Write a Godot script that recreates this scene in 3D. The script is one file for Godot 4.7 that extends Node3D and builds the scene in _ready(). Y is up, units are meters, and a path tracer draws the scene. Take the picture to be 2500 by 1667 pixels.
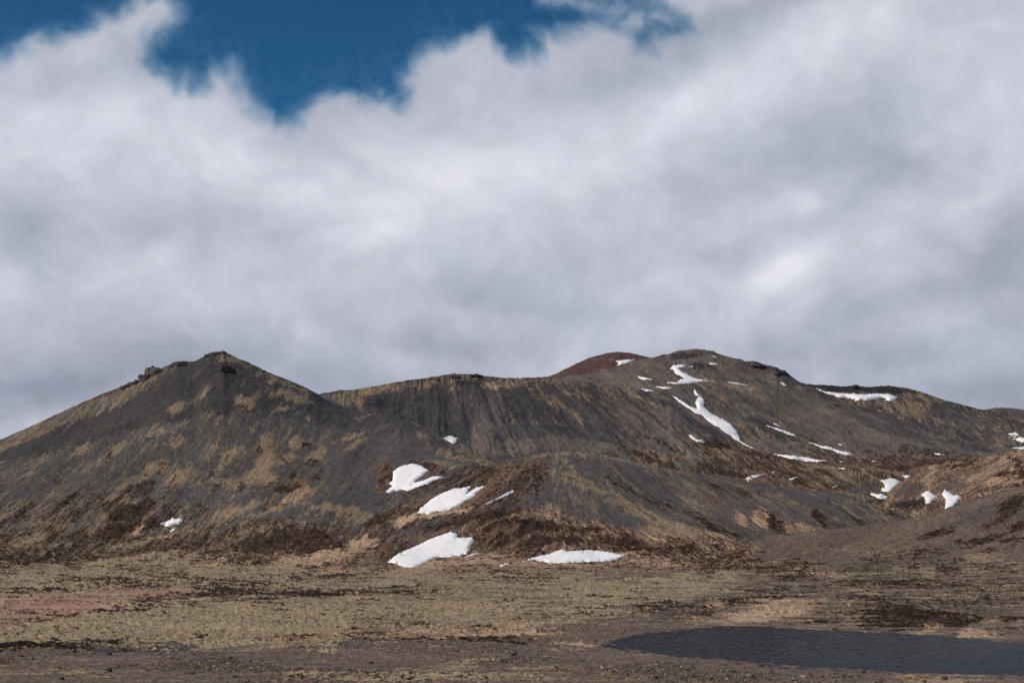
extends Node3D
# A volcanic highland in early summer: a gravel and moss plain with a pond, dark scree mountains behind it, old snow patches.
# Lengths are metres, the camera stands 10 m above the plain. Places read from the photograph are written in its pixels
# (2500 x 1667) and become points by a depth along -z that comes from the ground or the hill they lie on.

const F := 3434.0      # focal length in photograph pixels
const CX := 1250.0
const HORIZON := 1292.0
const EYE := 10.0      # eye height above the plain
const CELL := 5.0      # cell of the ground-cover map
const MAPX := -320.0
const MAPY := 840.0
const MAPW := 640
const MAPH := 176

const SCREE := 0
const DARK := 1
const GRAVEL := 2
const BROWN := 3
const MOSS := 4
const HEATH := 5
const TAN := 6
const RUST := 7
const PINK := 8
const SCORIA := 9
const BLACK := 10
const GREEN := 11
const KINDS := 12
const LETTERS := "SDGBMHTRPCKE"

# base colours (linear) of the ground covers: a darker and a lighter grain
var tone_a := [Color(0.054, 0.049, 0.049), Color(0.035, 0.032, 0.033), Color(0.066, 0.047, 0.037), Color(0.094, 0.077, 0.066), Color(0.190, 0.145, 0.088), Color(0.022, 0.013, 0.010),
	Color(0.33, 0.222, 0.146), Color(0.105, 0.065, 0.045), Color(0.275, 0.160, 0.112), Color(0.075, 0.040, 0.037), Color(0.018, 0.017, 0.017), Color(0.046, 0.040, 0.019)]
var tone_b := [Color(0.104, 0.094, 0.092), Color(0.070, 0.064, 0.064), Color(0.200, 0.150, 0.117), Color(0.170, 0.140, 0.119), Color(0.375, 0.290, 0.182), Color(0.082, 0.050, 0.035),
	Color(0.50, 0.355, 0.245), Color(0.225, 0.142, 0.096), Color(0.370, 0.228, 0.164), Color(0.120, 0.067, 0.062), Color(0.050, 0.048, 0.046), Color(0.100, 0.088, 0.042)]

var n_patch := FastNoiseLite.new()
var n_fine := FastNoiseLite.new()
var n_bump := FastNoiseLite.new()
var n_cloud := FastNoiseLite.new()
var n_wisp := FastNoiseLite.new()
var cover: Array = []
var cover_near: Array = []
var cover_far: Array = []
var layers := {}
var taken := {}
var work: Dictionary
var chunk_results: Array = []
var gap_field := PackedFloat32Array()
var glow_field := PackedFloat32Array()


func _ready() -> void:
	set_noise()
	set_camera()
	set_sky_and_sun()
	make_cover_map()
	make_terrain()
	make_pond()
	make_snow()
	make_rocks()
	make_small_cover()


func set_noise() -> void:
	for n in [n_patch, n_fine, n_bump, n_cloud, n_wisp]:
		n.noise_type = FastNoiseLite.TYPE_SIMPLEX_SMOOTH
		n.frequency = 1.0
		n.fractal_type = FastNoiseLite.FRACTAL_FBM
	n_patch.seed = 11
	n_patch.fractal_octaves = 4
	n_patch.fractal_gain = 0.55
	n_fine.seed = 23
	n_fine.fractal_octaves = 2
	n_bump.seed = 37
	n_bump.fractal_octaves = 3
	n_cloud.seed = 41
	n_cloud.fractal_octaves = 6
	n_cloud.fractal_gain = 0.5
	n_wisp.seed = 53
	n_wisp.fractal_octaves = 5
	n_wisp.fractal_gain = 0.6


# ---------------------------------------------------------------- camera, sky, sun
func set_camera() -> void:
	var c := Camera3D.new()
	c.name = "camera"
	c.position = Vector3(0, EYE, 0)
	var near := 0.5
	c.set_frustum(near * 1667.0 / F, Vector2(0, near * (HORIZON - 833.5) / F), near, 30000.0)
	add_child(c)
	c.current = true


func set_sky_and_sun() -> void:
	var e := Environment.new()
	e.background_mode = Environment.BG_SKY
	var s := Sky.new()
	var p := PanoramaSkyMaterial.new()
	p.panorama = ImageTexture.create_from_image(sky_picture())
	s.sky_material = p
	e.sky = s
	e.tonemap_mode = Environment.TONE_MAPPER_LINEAR
	e.tonemap_exposure = 1.0
	e.sdfgi_enabled = true
	e.ssao_enabled = true
	e.ssil_enabled = true
	var w := WorldEnvironment.new()
	w.name = "environment"
	w.environment = e
	add_child(w)
	var sun := DirectionalLight3D.new()
	sun.name = "sun"
	sun.light_energy = 0.85
	sun.light_color = Color(1.0, 0.945, 0.875)
	sun.light_angular_distance = 5.0
	sun.shadow_enabled = true
	# light comes from the left, a little from behind the camera
	sun.look_at_from_position(Vector3.ZERO, -Vector3(-0.84, 0.47, 0.26), Vector3.UP)
	add_child(sun)


const GAP := [-60, -200, -60, 135, 0, 112, 40, 95, 110, 80, 170, 58, 215, 32, 262, 8, 330, -20, 430, -30, 452, 30, 440, 70, 400, 100, 368, 112, 362, 150, 395, 178, 430, 200, 500, 200, 535, 175, 570, 172, 598, 214, 645, 265, 700, 302,
	728, 306, 742, 282, 768, 240, 850, 228, 962, 232, 985, 236, 975, 190, 1020, 145, 1060, 95, 1130, 78, 1200, 80, 1222, 108, 1262, 120, 1300, 116, 1350, 92, 1420, 80, 1490, 40, 1420, 10, 1330, 10, 1310, -80, 1290, -200]
const VEIL := [1280, -100, 1300, 110, 1400, 105, 1480, 90, 1560, 125, 1620, 105, 1700, 70, 1700, 20, 1620, -40]
const GAP_SMALL := [1535, 75, 1580, 50, 1600, 70, 1575, 112, 1550, 112]

# brighter and darker cloud masses: x, y, radius along, radius across, angle, how much
const GLOWS := [
	[120, 330, 260, 110, -8, 0.34], [560, 390, 220, 90, -15, 0.34], [330, 300, 260, 80, 0, 0.10], [960, 500, 190, 150, 20, 0.42], [1250, 430, 200, 120, 10, 0.36], [1500, 330, 300, 70, 18, 0.22], [1760, 220, 330, 70, 18, 0.36], [2070, 60, 200, 80, 25, 0.34],
	[350, 620, 70, 30, 20, 0.26], [15, 710, 50, 60, 0, 0.34], [240, 680, 130, 40, -15, 0.14], [480, 690, 160, 60, -10, 0.12], [1060, 755, 110, 24, -12, 0.22], [745, 800, 50, 26, -30, 0.26], [150, 815, 70, 30, 0, 0.18], [600, 720, 120, 60, 0, 0.06],
	[1930, 655, 105, 45, 25, 0.46], [1960, 700, 50, 60, 60, 0.2], [2410, 465, 95, 22, 28, 0.34], [1980, 490, 130, 45, 10, 0.22], [2130, 560, 160, 60, 25, 0.18], [2300, 480, 120, 50, 20, 0.12], [2350, 130, 200, 140, 0, 0.12], [2420, 250, 120, 180, 0, 0.08], [1660, 480, 180, 50, -10, 0.1],
	[1650, 810, 50, 26, 20, 0.24], [1520, 745, 60, 26, 0, 0.16], [1480, 820, 90, 30, 0, 0.1], [1350, 895, 130, 34, 0, 0.30], [1420, 855, 50, 22, 30, 0.2], [2390, 880, 140, 34, 10, 0.26], [180, 1010, 120, 30, 20, 0.34], [60, 1060, 140, 30, 20, 0.24], [860, 850, 90, 26, 0, 0.1], [640, 915, 90, 30, 0, 0.14], [2310, 780, 90, 26, 10, 0.14],
	[1640, 700, 160, 40, 0, 0.10], [1850, 770, 130, 40, 0, 0.08], [300, 860, 120, 30, 0, -0.06],
	[50, 545, 100, 80, 10, -0.34], [120, 640, 120, 50, -20, -0.2], [350, 560, 70, 30, 0, -0.16], [520, 545, 90, 50, 20, -0.12], [720, 620, 110, 70, 0, -0.16], [860, 400, 120, 26, -35, -0.20], [1250, 735, 160, 50, 0, -0.34], [1400, 770, 120, 30, 0, -0.2], [1090, 700, 120, 30, 0, -0.14],
	[500, 860, 260, 40, 0, -0.22], [100, 930, 160, 36, 8, -0.34], [330, 930, 180, 36, 10, -0.22], [780, 925, 200, 36, 0, -0.22], [980, 830, 180, 30, -6, -0.14], [1150, 850, 120, 26, -10, -0.18],
	[1950, 375, 230, 70, 22, -0.46], [1650, 440, 90, 40, 10, -0.26], [2120, 470, 120, 60, 40, -0.22], [2300, 390, 200, 40, 12, -0.24], [2450, 660, 120, 60, 20, -0.34], [2470, 520, 70, 70, 30, -0.26], [2150, 760, 220, 34, 14, -0.26], [2260, 700, 160, 30, 18, -0.2], [2070, 720, 50, 50, 0, -0.24], [1780, 620, 160, 30, 10, -0.16],
	[1380, 650, 180, 40, 10, -0.10], [1500, 200, 150, 60, 20, -0.24], [1350, 210, 120, 50, 0, -0.2], [1680, 120, 160, 50, 18, -0.2], [1850, 20, 160, 30, 10, -0.36], [2180, 870, 160, 40, 0, -0.24], [1850, 860, 120, 30, 0, -0.16], [2440, 960, 120, 36, 0, -0.26], [2050, 850, 120, 30, 0, -0.2], [1600, 880, 60, 20, 0, -0.1],
	[200, 190, 180, 60, 25, -0.2], [60, 200, 120, 50, 0, -0.24], [1120, 250, 140, 70, 0, -0.10], [820, 270, 120, 30, 0, -0.1]]


func to_angle(x: float, y: float) -> Vector2:
	var az := atan((x - CX) / F)
	return Vector2(az, atan((HORIZON - y) / F * cos(az))) * F


func outline(flat: Array) -> PackedVector2Array:
	var a := PackedVector2Array()
	for i in range(0, flat.size(), 2):
		a.append(to_angle(flat[i], flat[i + 1]))
	return a


func signed_distance(q: Vector2, poly: PackedVector2Array) -> float:
	var best := 1e9
	for i in poly.size():
		var c := Geometry2D.get_closest_point_to_segment(q, poly[i], poly[(i + 1) % poly.size()])
		best = minf(best, c.distance_squared_to(q))
	best = sqrt(best)
	return best if Geometry2D.is_point_in_polygon(q, poly) else -best


# coarse fields (10 px cells) of the gap between the clouds and of their brighter masses, in angular pixels; they reach past the frame and end in plain cloud
const FW := 340
const FH := 150
const FX := -1700.0
const FY := 0.0

func sky_fields() -> void:
	gap_field.resize(FW * FH)
	glow_field.resize(FW * FH)
	var big := outline(GAP)
	var small := outline(GAP_SMALL)
	var veil := outline(VEIL)
	for j in FH:
		for i in FW:
			var q := Vector2(FX + i * 10.0, FY + j * 10.0)
			var near_gap := q.y > 900.0 and absf(q.x) < 1500.0
			gap_field[j * FW + i] = maxf(maxf(signed_distance(q, big), signed_distance(q, small) - 6.0), minf(signed_distance(q, veil), 24.0) - 30.0) if near_gap else -400.0
	for b in GLOWS:
		var c := to_angle(b[0], b[1])
		var a := deg_to_rad(b[4])
		var reach: float = maxf(b[2], b[3]) * 2.6
		for j in range(maxi(0, int((c.y - reach - FY) / 10)), mini(FH - 1, int((c.y + reach - FY) / 10)) + 1):
			for i in range(maxi(0, int((c.x - reach - FX) / 10)), mini(FW - 1, int((c.x + reach - FX) / 10)) + 1):
				var d := (Vector2(FX + i * 10.0, FY + j * 10.0) - c).rotated(-a)
				var r: float = d.x * d.x / (b[2] * b[2]) + d.y * d.y / (b[3] * b[3])
				glow_field[j * FW + i] += b[5] * exp(-r * 0.9)


func field(f: PackedFloat32Array, u: float, v: float, other: float) -> float:
	var x := (u - FX) / 10.0
	var y := (v - FY) / 10.0
	if x < 0.0 or y < 0.0 or x >= FW - 1 or y >= FH - 1:
		return other
	var i := int(x)
	var j := int(y)
	var fx := x - i
	var fy := y - j
	var o := j * FW + i
	return lerpf(lerpf(f[o], f[o + 1], fx), lerpf(f[o + FW], f[o + FW + 1], fx), fy)


func sky_color(u: float, v: float, hash01: float) -> Color:
	# u, v: azimuth and elevation times F; x,y,z keep the noise seamless round the sky
	var az := u / F
	var el := v / F
	var ring := 0.8 * F
	var p := Vector3(sin(az) * ring, v, cos(az) * ring) / 260.0
	var w := Vector3(n_cloud.get_noise_3dv(p * 0.7 + Vector3(5, 0, 0)), n_cloud.get_noise_3dv(p * 0.7 + Vector3(0, 9, 0)), n_cloud.get_noise_3dv(p * 0.7 + Vector3(0, 0, 13)))
	var soft := n_cloud.get_noise_3dv(p * Vector3(0.5, 0.7, 0.5) + w * 0.5)
	var wisp := n_wisp.get_noise_3dv(p * 2.2 + w * 0.9)
	var du := u + w.x * 30.0
	var dv := v + w.y * 30.0
	var sd := field(gap_field, du, dv, -400.0)
	# away from the frame gaps open at random
	var wide := n_cloud.get_noise_3dv(p * 0.16 + Vector3(31, 7, 3))
	if absf(u) > 1650.0 or v > 1480.0 or az > 1.0 or az < -1.0:
		sd = -400.0
	var far_frame := clampf(maxf((absf(u) - 1350.0) / 300.0, (v - 1330.0) / 300.0), 0.0, 1.0)
	sd = lerpf(sd, -170.0 + maxf(0.0, wide - 0.02) * 900.0, far_frame)
	var billow := absf(n_cloud.get_noise_3dv(p * 1.3 + w * 0.35 + Vector3(2, 4, 6)))
	var curl := n_wisp.get_noise_3dv(p * 3.4 + w * 1.6 + Vector3(9, 1, 2))
	var open := sd / 50.0 + 0.15 + wisp * 0.7 + curl * 0.22 + soft * 0.15
	var blue := smoothstep(-0.75, 0.75, open)
	# thin threads of cloud left in the gap
	var thread := 1.0 - absf(n_wisp.get_noise_3dv(p * Vector3(2.6, 1.7, 2.6) + w * 1.5 + Vector3(3, 8, 5))) * 3.2
	blue *= 1.0 - 0.1 * smoothstep(0.35, 1.0, thread) * smoothstep(110.0, -10.0, sd + soft * 60.0)
	var light := 0.60 + field(glow_field, du, dv, 0.0) * 0.72 + soft * 0.27 + wisp * 0.05
	light += (billow - 0.16) * 0.22 + curl * 0.06 + wisp * 0.05
	light -= 0.30 * (1.0 - smoothstep(0.07, 0.19, el))
	light -= 0.06 * smoothstep(-200.0, 0.0, sd)
	light = clampf(light, 0.0, 1.15)
	var cloud := Color(0.575, 0.602, 0.670).lerp(Color(0.855, 0.863, 0.904), light)
	cloud.b += 0.012 * wisp
	cloud.r += 0.012 * w.z
	var air := Color(0.150, 0.362, 0.545).lerp(Color(0.118, 0.292, 0.452), smoothstep(0.24, 0.42, el))
	var c := cloud.lerp(air, blue * 0.985)
	var dither := (hash01 - 0.5) / 200.0
	return Color(c.r + dither, c.g + dither, c.b + dither)


func sky_rows(k: int) -> void:
	var b: Dictionary = work
	var step: int = b.step
	var y: int = b.y0 + k * step
	var row := PackedByteArray()
	var count: int = (b.x1 - b.x0) / step
	row.resize(count * 3)
	var v := (0.5 - (y + step * 0.5) / 2048.0) * PI * F
	var rng := RandomNumberGenerator.new()
	rng.seed = y * 7919 + step + b.x0 * 3
	for i in count:
		var u: float = wrapf((b.x0 + i * step + step * 0.5) / 4096.0, -0.5, 0.5) * TAU * F
		var c := sky_color(u, v, rng.randf())
		row[i * 3] = int(clampf(c.r, 0, 1) * 255.0 + 0.5)
		row[i * 3 + 1] = int(clampf(c.g, 0, 1) * 255.0 + 0.5)
		row[i * 3 + 2] = int(clampf(c.b, 0, 1) * 255.0 + 0.5)
	chunk_results[k] = row


func sky_part(x0: int, x1: int, y0: int, y1: int, step: int) -> Image:
	work = {"x0": x0, "x1": x1, "y0": y0, "step": step}
	var n := (y1 - y0) / step
	in_threads(sky_rows, n)
	var all := PackedByteArray()
	for k in n:
		all.append_array(chunk_results[k])
	return Image.create_from_data((x1 - x0) / step, n, false, Image.FORMAT_RGB8, all)


func sky_picture() -> Image:
	sky_fields()
	var im := Image.create(4096, 2048, false, Image.FORMAT_RGB8)
	im.fill(Color(0.40, 0.40, 0.41))
	# the whole upper half coarsely, the part round the frame at full detail: one and the same function
	var coarse := sky_part(0, 4096, 0, 1024, 8)
	coarse.resize(4096, 1024, Image.INTERPOLATE_CUBIC)
	im.blit_rect(coarse, Rect2i(0, 0, 4096, 1024), Vector2i.ZERO)
	im.blit_rect(sky_part(-296, 0, 744, 1024, 1), Rect2i(0, 0, 296, 280), Vector2i(3800, 744))
	im.blit_rect(sky_part(0, 296, 744, 1024, 1), Rect2i(0, 0, 296, 280), Vector2i(0, 744))
	return im


func in_threads(f: Callable, n: int) -> void:
	chunk_results.clear()
	chunk_results.resize(n)
	var id := WorkerThreadPool.add_group_task(f, n, -1, true)
	WorkerThreadPool.wait_for_group_task_completion(id)


# ---------------------------------------------------------------- ground cover: what grows or lies where
# crops of the photograph in which patches were measured: origin x, origin y, scale
const C1 := [0.0, 800.0, 0.35714]
const C2 := [830.0, 800.0, 0.35714]
const C3 := [1660.0, 800.0, 0.35714]
const C4 := [0.0, 1107.0, 0.35714]
const C5 := [830.0, 1107.0, 0.35714]
const C6 := [1660.0, 1107.0, 0.35714]
const C7 := [930.0, 1110.0, 0.15306]
const C8 := [1250.0, 400.0, 0.53146]
const WHOLE := [0.0, 0.0, 1.0]


func mixture(code: String) -> PackedFloat32Array:
	var m := PackedFloat32Array()
	m.resize(KINDS)
	var sum := 0.0
	for i in range(0, code.length(), 2):
		var a := float(code[i + 1])
		m[LETTERS.find(code[i])] = a
		sum += a
	for k in KINDS:
		m[k] /= sum
	return m


func put_cover(at: int, a: float, m: PackedFloat32Array) -> void:
	for k in KINDS:
		var c: PackedFloat32Array = cover[k]
		c[at] = lerpf(c[at], m[k], a)


func area(crop: Array, code: String, flat: Array) -> void:
	var m := mixture(code)
	var poly := PackedVector2Array()
	var lo := Vector2(1e9, 1e9)
	var hi := -lo
	for i in range(0, flat.size(), 2):
		var q := Vector2(crop[0] + flat[i] * crop[2], crop[1] + flat[i + 1] * crop[2])
		poly.append(q)
		lo = lo.min(q)
		hi = hi.max(q)
	for j in range(maxi(0, int((lo.y - MAPY) / CELL)), mini(MAPH - 1, int((hi.y - MAPY) / CELL)) + 1):
		for i in range(maxi(0, int((lo.x - MAPX) / CELL)), mini(MAPW - 1, int((hi.x - MAPX) / CELL)) + 1):
			if Geometry2D.is_point_in_polygon(Vector2(MAPX + (i + 0.5) * CELL, MAPY + (j + 0.5) * CELL), poly):
				put_cover(j * MAPW + i, 1.0, m)


func blobs(crop: Array, list: Array) -> void:
	for b in list:
		var m := mixture(b[5])
		var c := Vector2(crop[0] + b[0] * crop[2], crop[1] + b[1] * crop[2])
		var rx: float = maxf(b[2] * crop[2], 3.0)
		var ry: float = maxf(b[3] * crop[2], 3.0)
		var a := -deg_to_rad(b[4])
		var reach := maxf(rx, ry) * 1.4
		for j in range(maxi(0, int((c.y - reach - MAPY) / CELL)), mini(MAPH - 1, int((c.y + reach - MAPY) / CELL)) + 1):
			for i in range(maxi(0, int((c.x - reach - MAPX) / CELL)), mini(MAPW - 1, int((c.x + reach - MAPX) / CELL)) + 1):
				var d := (Vector2(MAPX + (i + 0.5) * CELL, MAPY + (j + 0.5) * CELL) - c).rotated(-a)
				var r := sqrt(d.x * d.x / (rx * rx) + d.y * d.y / (ry * ry))
				if r < 1.35:
					put_cover(j * MAPW + i, clampf((1.35 - r) / 0.6, 0.0, 1.0), m)


func make_cover_map() -> void:
	for k in KINDS:
		for map in [cover_near, cover_far]:
			var c := PackedFloat32Array()
			c.resize(MAPW * MAPH)
			c.fill(1.0 if k == SCREE else 0.0)
			map.append(c)
	cover = cover_near
	# wide areas first
	area(WHOLE, "D7S3", [-320, 840, 1010, 840, 1010, 1040, 860, 1060, 600, 1010, 300, 1080, -320, 1240])
	area(WHOLE, "S7M2D1", [-320, 1240, 0, 1130, 300, 1060, 600, 1005, 860, 1055, 900, 1100, 850, 1215, 600, 1250, 300, 1240, -320, 1270])
	area(WHOLE, "S5M4B1", [-320, 1190, 0, 1070, 300, 945, 420, 893, 330, 965, 150, 1045, 0, 1105, -320, 1230])
	area(WHOLE, "S4M3H3", [-320, 1250, 0, 1215, 300, 1215, 600, 1235, 540, 1290, 300, 1310, -320, 1310])
	area(WHOLE, "H5M3R1S1", [-320, 1300, 0, 1300, 380, 1300, 600, 1270, 900, 1240, 1000, 1300, 1000, 1400, 600, 1400, -320, 1410])
	area(WHOLE, "S6M3R1", [1360, 1095, 1500, 1112, 1660, 1152, 1870, 1183, 2020, 1206, 2240, 1259, 2240, 1330, 1700, 1330, 1480, 1290, 1360, 1225, 1330, 1150])
	area(WHOLE, "R3H4S3", [1090, 1165, 1208, 1132, 1330, 1108, 1345, 1165, 1322, 1200, 1276, 1225, 1170, 1257, 1080, 1290, 970, 1320, 950, 1357, 830, 1400, 830, 1285, 966, 1275, 1016, 1257, 937, 1210, 1080, 1164])
	area(WHOLE, "H4R4T1M1", [1150, 1265, 1340, 1225, 1480, 1285, 1700, 1318, 1800, 1340, 1900, 1395, 1000, 1395, 1100, 1330])
	area(WHOLE, "G8S2", [1780, 1345, 1860, 1312, 2017, 1292, 2200, 1268, 2300, 1243, 2500, 1185, 2880, 1100, 2880, 1400, 1800, 1400])
	area(WHOLE, "M6G3H1", [-320, 1400, 0, 1385, 840, 1385, 1100, 1394, 1900, 1390, 1650, 1470, 1480, 1560, 0, 1580, -320, 1580])
	area(WHOLE, "G5M3H2", [1850, 1388, 2880, 1370, 2880, 1560, 1560, 1545, 1680, 1470])
	area(WHOLE, "G8R1M1", [-320, 1585, 300, 1590, 830, 1580, 1100, 1565, 1400, 1525, 1700, 1500, 1660, 1560, 2880, 1640, 2880, 1725, -320, 1725])
	area(C4, "M7H3", [-900, 860, 0, 830, 380, 820, 850, 710, 1250, 700, 1420, 750, 1900, 770, 2000, 850, 1700, 930, 1300, 935, 500, 940, 0, 1000, -900, 1020])
	area(C4, "P9T1", [-900, 1020, 0, 1010, 450, 965, 850, 940, 1450, 935, 1300, 965, 900, 990, 650, 1005, 830, 1050, 1000, 1060, 650, 1085, 250, 1120, 0, 1150, -900, 1180])
	area(C4, "M9G1", [-900, 1190, 0, 1160, 600, 1090, 1300, 1030, 2000, 1010, 2352, 1010, 2352, 1320, 1700, 1340, 1200, 1310, 800, 1295, 0, 1325, -900, 1330])
	area(C6, "H4R3G2T1", [0, 600, 400, 600, 620, 650, 450, 740, 900, 740, 950, 790, 650, 812, 0, 805])
	# the left mountain
	blobs(C1, [[1210, 565, 75, 32, 35, "M8S2"], [1665, 525, 72, 42, 0, "M9S1"], [1640, 556, 40, 10, 0, "H8M2"], [1690, 574, 30, 6, 0, "H8M2"], [1755, 475, 45, 22, 35, "M6S4"], [1385, 470, 75, 16, 50, "M5S5"], [1665, 365, 30, 9, 50, "M8S2"],
		[1850, 360, 36, 16, 20, "M8S2"], [1750, 320, 30, 10, 10, "M7D3"], [1950, 385, 60, 15, -25, "M8S2"], [1880, 455, 55, 22, 40, "M8S2"], [1990, 480, 85, 28, -20, "M8S2"], [2085, 490, 38, 26, 40, "M7S3"], [2120, 525, 30, 10, 0, "M8S2"],
		[1915, 570, 68, 18, 15, "M8S2"], [1830, 430, 14, 14, 0, "M7S3"], [2030, 590, 10, 8, 0, "M6S4"], [2100, 630, 12, 18, 0, "M6S4"], [1530, 190, 60, 15, 0, "M5T2D3"], [1590, 215, 50, 12, -20, "M5T3D2"], [1690, 255, 50, 12, -25, "M6D3"], [1640, 285, 26, 10, 0, "M5D5"],
		[1780, 303, 60, 9, -25, "M6D4"], [1860, 325, 50, 9, -20, "M7D3"], [2040, 420, 50, 10, -25, "M7D3"], [1480, 200, 50, 8, 25, "M4D6"], [1250, 240, 60, 6, 10, "M5D5"], [1180, 270, 60, 6, 20, "M4D6"],
		[550, 830, 95, 14, 30, "M7S3"], [570, 850, 60, 8, 30, "M7S3"], [800, 845, 75, 28, 35, "M7S3"], [745, 890, 40, 13, 42, "H8M2"], [1010, 780, 45, 16, 45, "H7M3"], [1080, 742, 110, 18, 18, "M6S4"], [960, 840, 60, 8, 45, "M4S6"], [1210, 810, 62, 30, 35, "M7S3"], [1150, 837, 25, 9, 45, "H6M4"],
		[1440, 815, 62, 26, 45, "M5S5"], [1470, 787, 22, 12, 0, "H7M3"], [1400, 860, 60, 20, 35, "M4S6"], [1800, 790, 70, 36, 30, "M8S2"], [1770, 815, 26, 10, 30, "H7M3"], [2020, 765, 58, 36, 0, "M8S2"], [2095, 792, 22, 28, 0, "H8M2"], [2112, 760, 18, 22, 0, "M6S4"], [1720, 705, 20, 13, 0, "M6S4"],
		[1340, 630, 60, 14, 30, "M4S6"], [1430, 610, 40, 10, 20, "M5S5"], [1560, 880, 82, 40, 45, "M8S2"], [1530, 915, 42, 18, 55, "H8M2"], [1640, 850, 40, 28, 45, "M5S5"], [1820, 890, 80, 58, 20, "M8S2"], [1960, 880, 62, 44, 30, "M8S2"], [1945, 905, 16, 42, 35, "H8M2"],
		[2150, 870, 88, 34, 30, "M7S3"], [2110, 917, 48, 14, 20, "H8M2"], [2190, 838, 40, 20, 30, "M7S3"], [1050, 980, 110, 38, 25, "M7S3"], [1110, 945, 28, 11, 20, "H7M3"], [1070, 1000, 42, 10, 20, "H7M3"], [960, 1040, 70, 14, 30, "H6M4"], [1240, 1030, 130, 44, 25, "M8S2"],
		[1180, 1070, 50, 14, 50, "H7M3"], [1420, 1010, 90, 20, 35, "M5S5"], [1450, 1000, 46, 20, 40, "H8M2"], [1400, 1030, 40, 10, 30, "H6S4"], [1570, 1060, 72, 36, 10, "M8S2"], [1490, 1090, 50, 11, 35, "H7S3"], [1640, 1090, 40, 11, 30, "H8S2"], [1740, 1000, 100, 46, 20, "M8S2"],
		[1850, 1048, 50, 34, 30, "M8S2"], [1840, 1082, 40, 12, 20, "H7M3"], [1500, 945, 60, 18, 50, "M6S4"], [870, 1080, 120, 28, 25, "M6S4"], [640, 930, 120, 18, 30, "M4S6"], [430, 990, 80, 14, 35, "M5S5"], [400, 1030, 35, 14, 10, "H7M3"], [170, 1010, 80, 14, 30, "M5S5"], [60, 1010, 60, 10, 35, "M4S6"],
		[360, 1100, 110, 15, 35, "M6S4"], [250, 1060, 60, 14, 30, "M4S6"], [900, 1120, 120, 14, 33, "H9S1"], [1000, 1090, 90, 12, 25, "H8S2"], [600, 1120, 40, 13, 45, "H7S3"], [450, 1190, 120, 17, 40, "H9S1"], [180, 1240, 110, 20, 38, "H9S1"], [260, 1180, 30, 10, 40, "H7S3"], [800, 1190, 90, 17, 35, "H8M2"],
		[1000, 1130, 80, 12, 30, "H7S3"], [1190, 1150, 60, 12, 35, "H7S3"], [680, 1190, 24, 26, 0, "H7M3"], [370, 1380, 70, 26, 10, "H8M2"], [340, 1280, 40, 24, 30, "H6M4"], [900, 1260, 160, 40, 20, "H9M1"], [480, 1310, 70, 34, 20, "H7M3"], [1000, 1330, 160, 30, 10, "H8E1"], [760, 1385, 110, 28, 10, "H8E1"],
		[1150, 1260, 40, 22, 0, "H9S1"], [1300, 1230, 80, 14, 30, "H5S5"], [2000, 1030, 18, 55, 20, "H8S2"], [2060, 1060, 60, 24, 10, "R6H2"], [1960, 1105, 90, 28, 10, "H8S2"], [2040, 1150, 110, 34, 25, "T4R5"], [2180, 990, 40, 16, 30, "H6S4"], [2150, 1030, 40, 14, 20, "H5R3"], [2280, 1020, 80, 10, 25, "H5S5"],
		[1780, 1210, 60, 18, 0, "H6M4"], [1880, 1232, 70, 14, 10, "H7M3"], [750, 1180, 70, 24, 30, "M6S4"], [870, 1197, 45, 13, 0, "M8S2"], [230, 1220, 90, 18, 40, "M5S5"], [440, 1350, 80, 20, 20, "M6H4"], [250, 1330, 60, 13, 10, "M6H4"], [600, 1330, 120, 24, 20, "M4S5"], [150, 1450, 150, 22, 15, "M7H3"],
		[700, 1300, 60, 22, 20, "M5S5"], [1650, 1230, 180, 30, 15, "M7S3"], [1850, 1258, 260, 11, 12, "M8S2"], [1400, 1330, 120, 14, 30, "S5M4"], [1550, 1350, 150, 14, 30, "S6M3"], [2100, 1290, 200, 28, 0, "S9M1"], [2000, 1332, 150, 9, 15, "M6S4"], [2250, 1230, 130, 18, 0, "M8S2"], [2080, 1270, 60, 7, 35, "M6S4"], [2200, 1265, 60, 7, 35, "M6S4"],
		[940, 1360, 60, 13, 40, "T6R3"], [1080, 1430, 90, 7, 10, "T7R3"], [1215, 1390, 40, 12, 20, "R5T2"], [870, 620, 220, 30, 25, "D7B3"], [1250, 350, 140, 16, 25, "D7B3"], [120, 1130, 130, 20, 30, "S7H2"], [560, 1040, 120, 20, 32, "S7M3"]])
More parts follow.
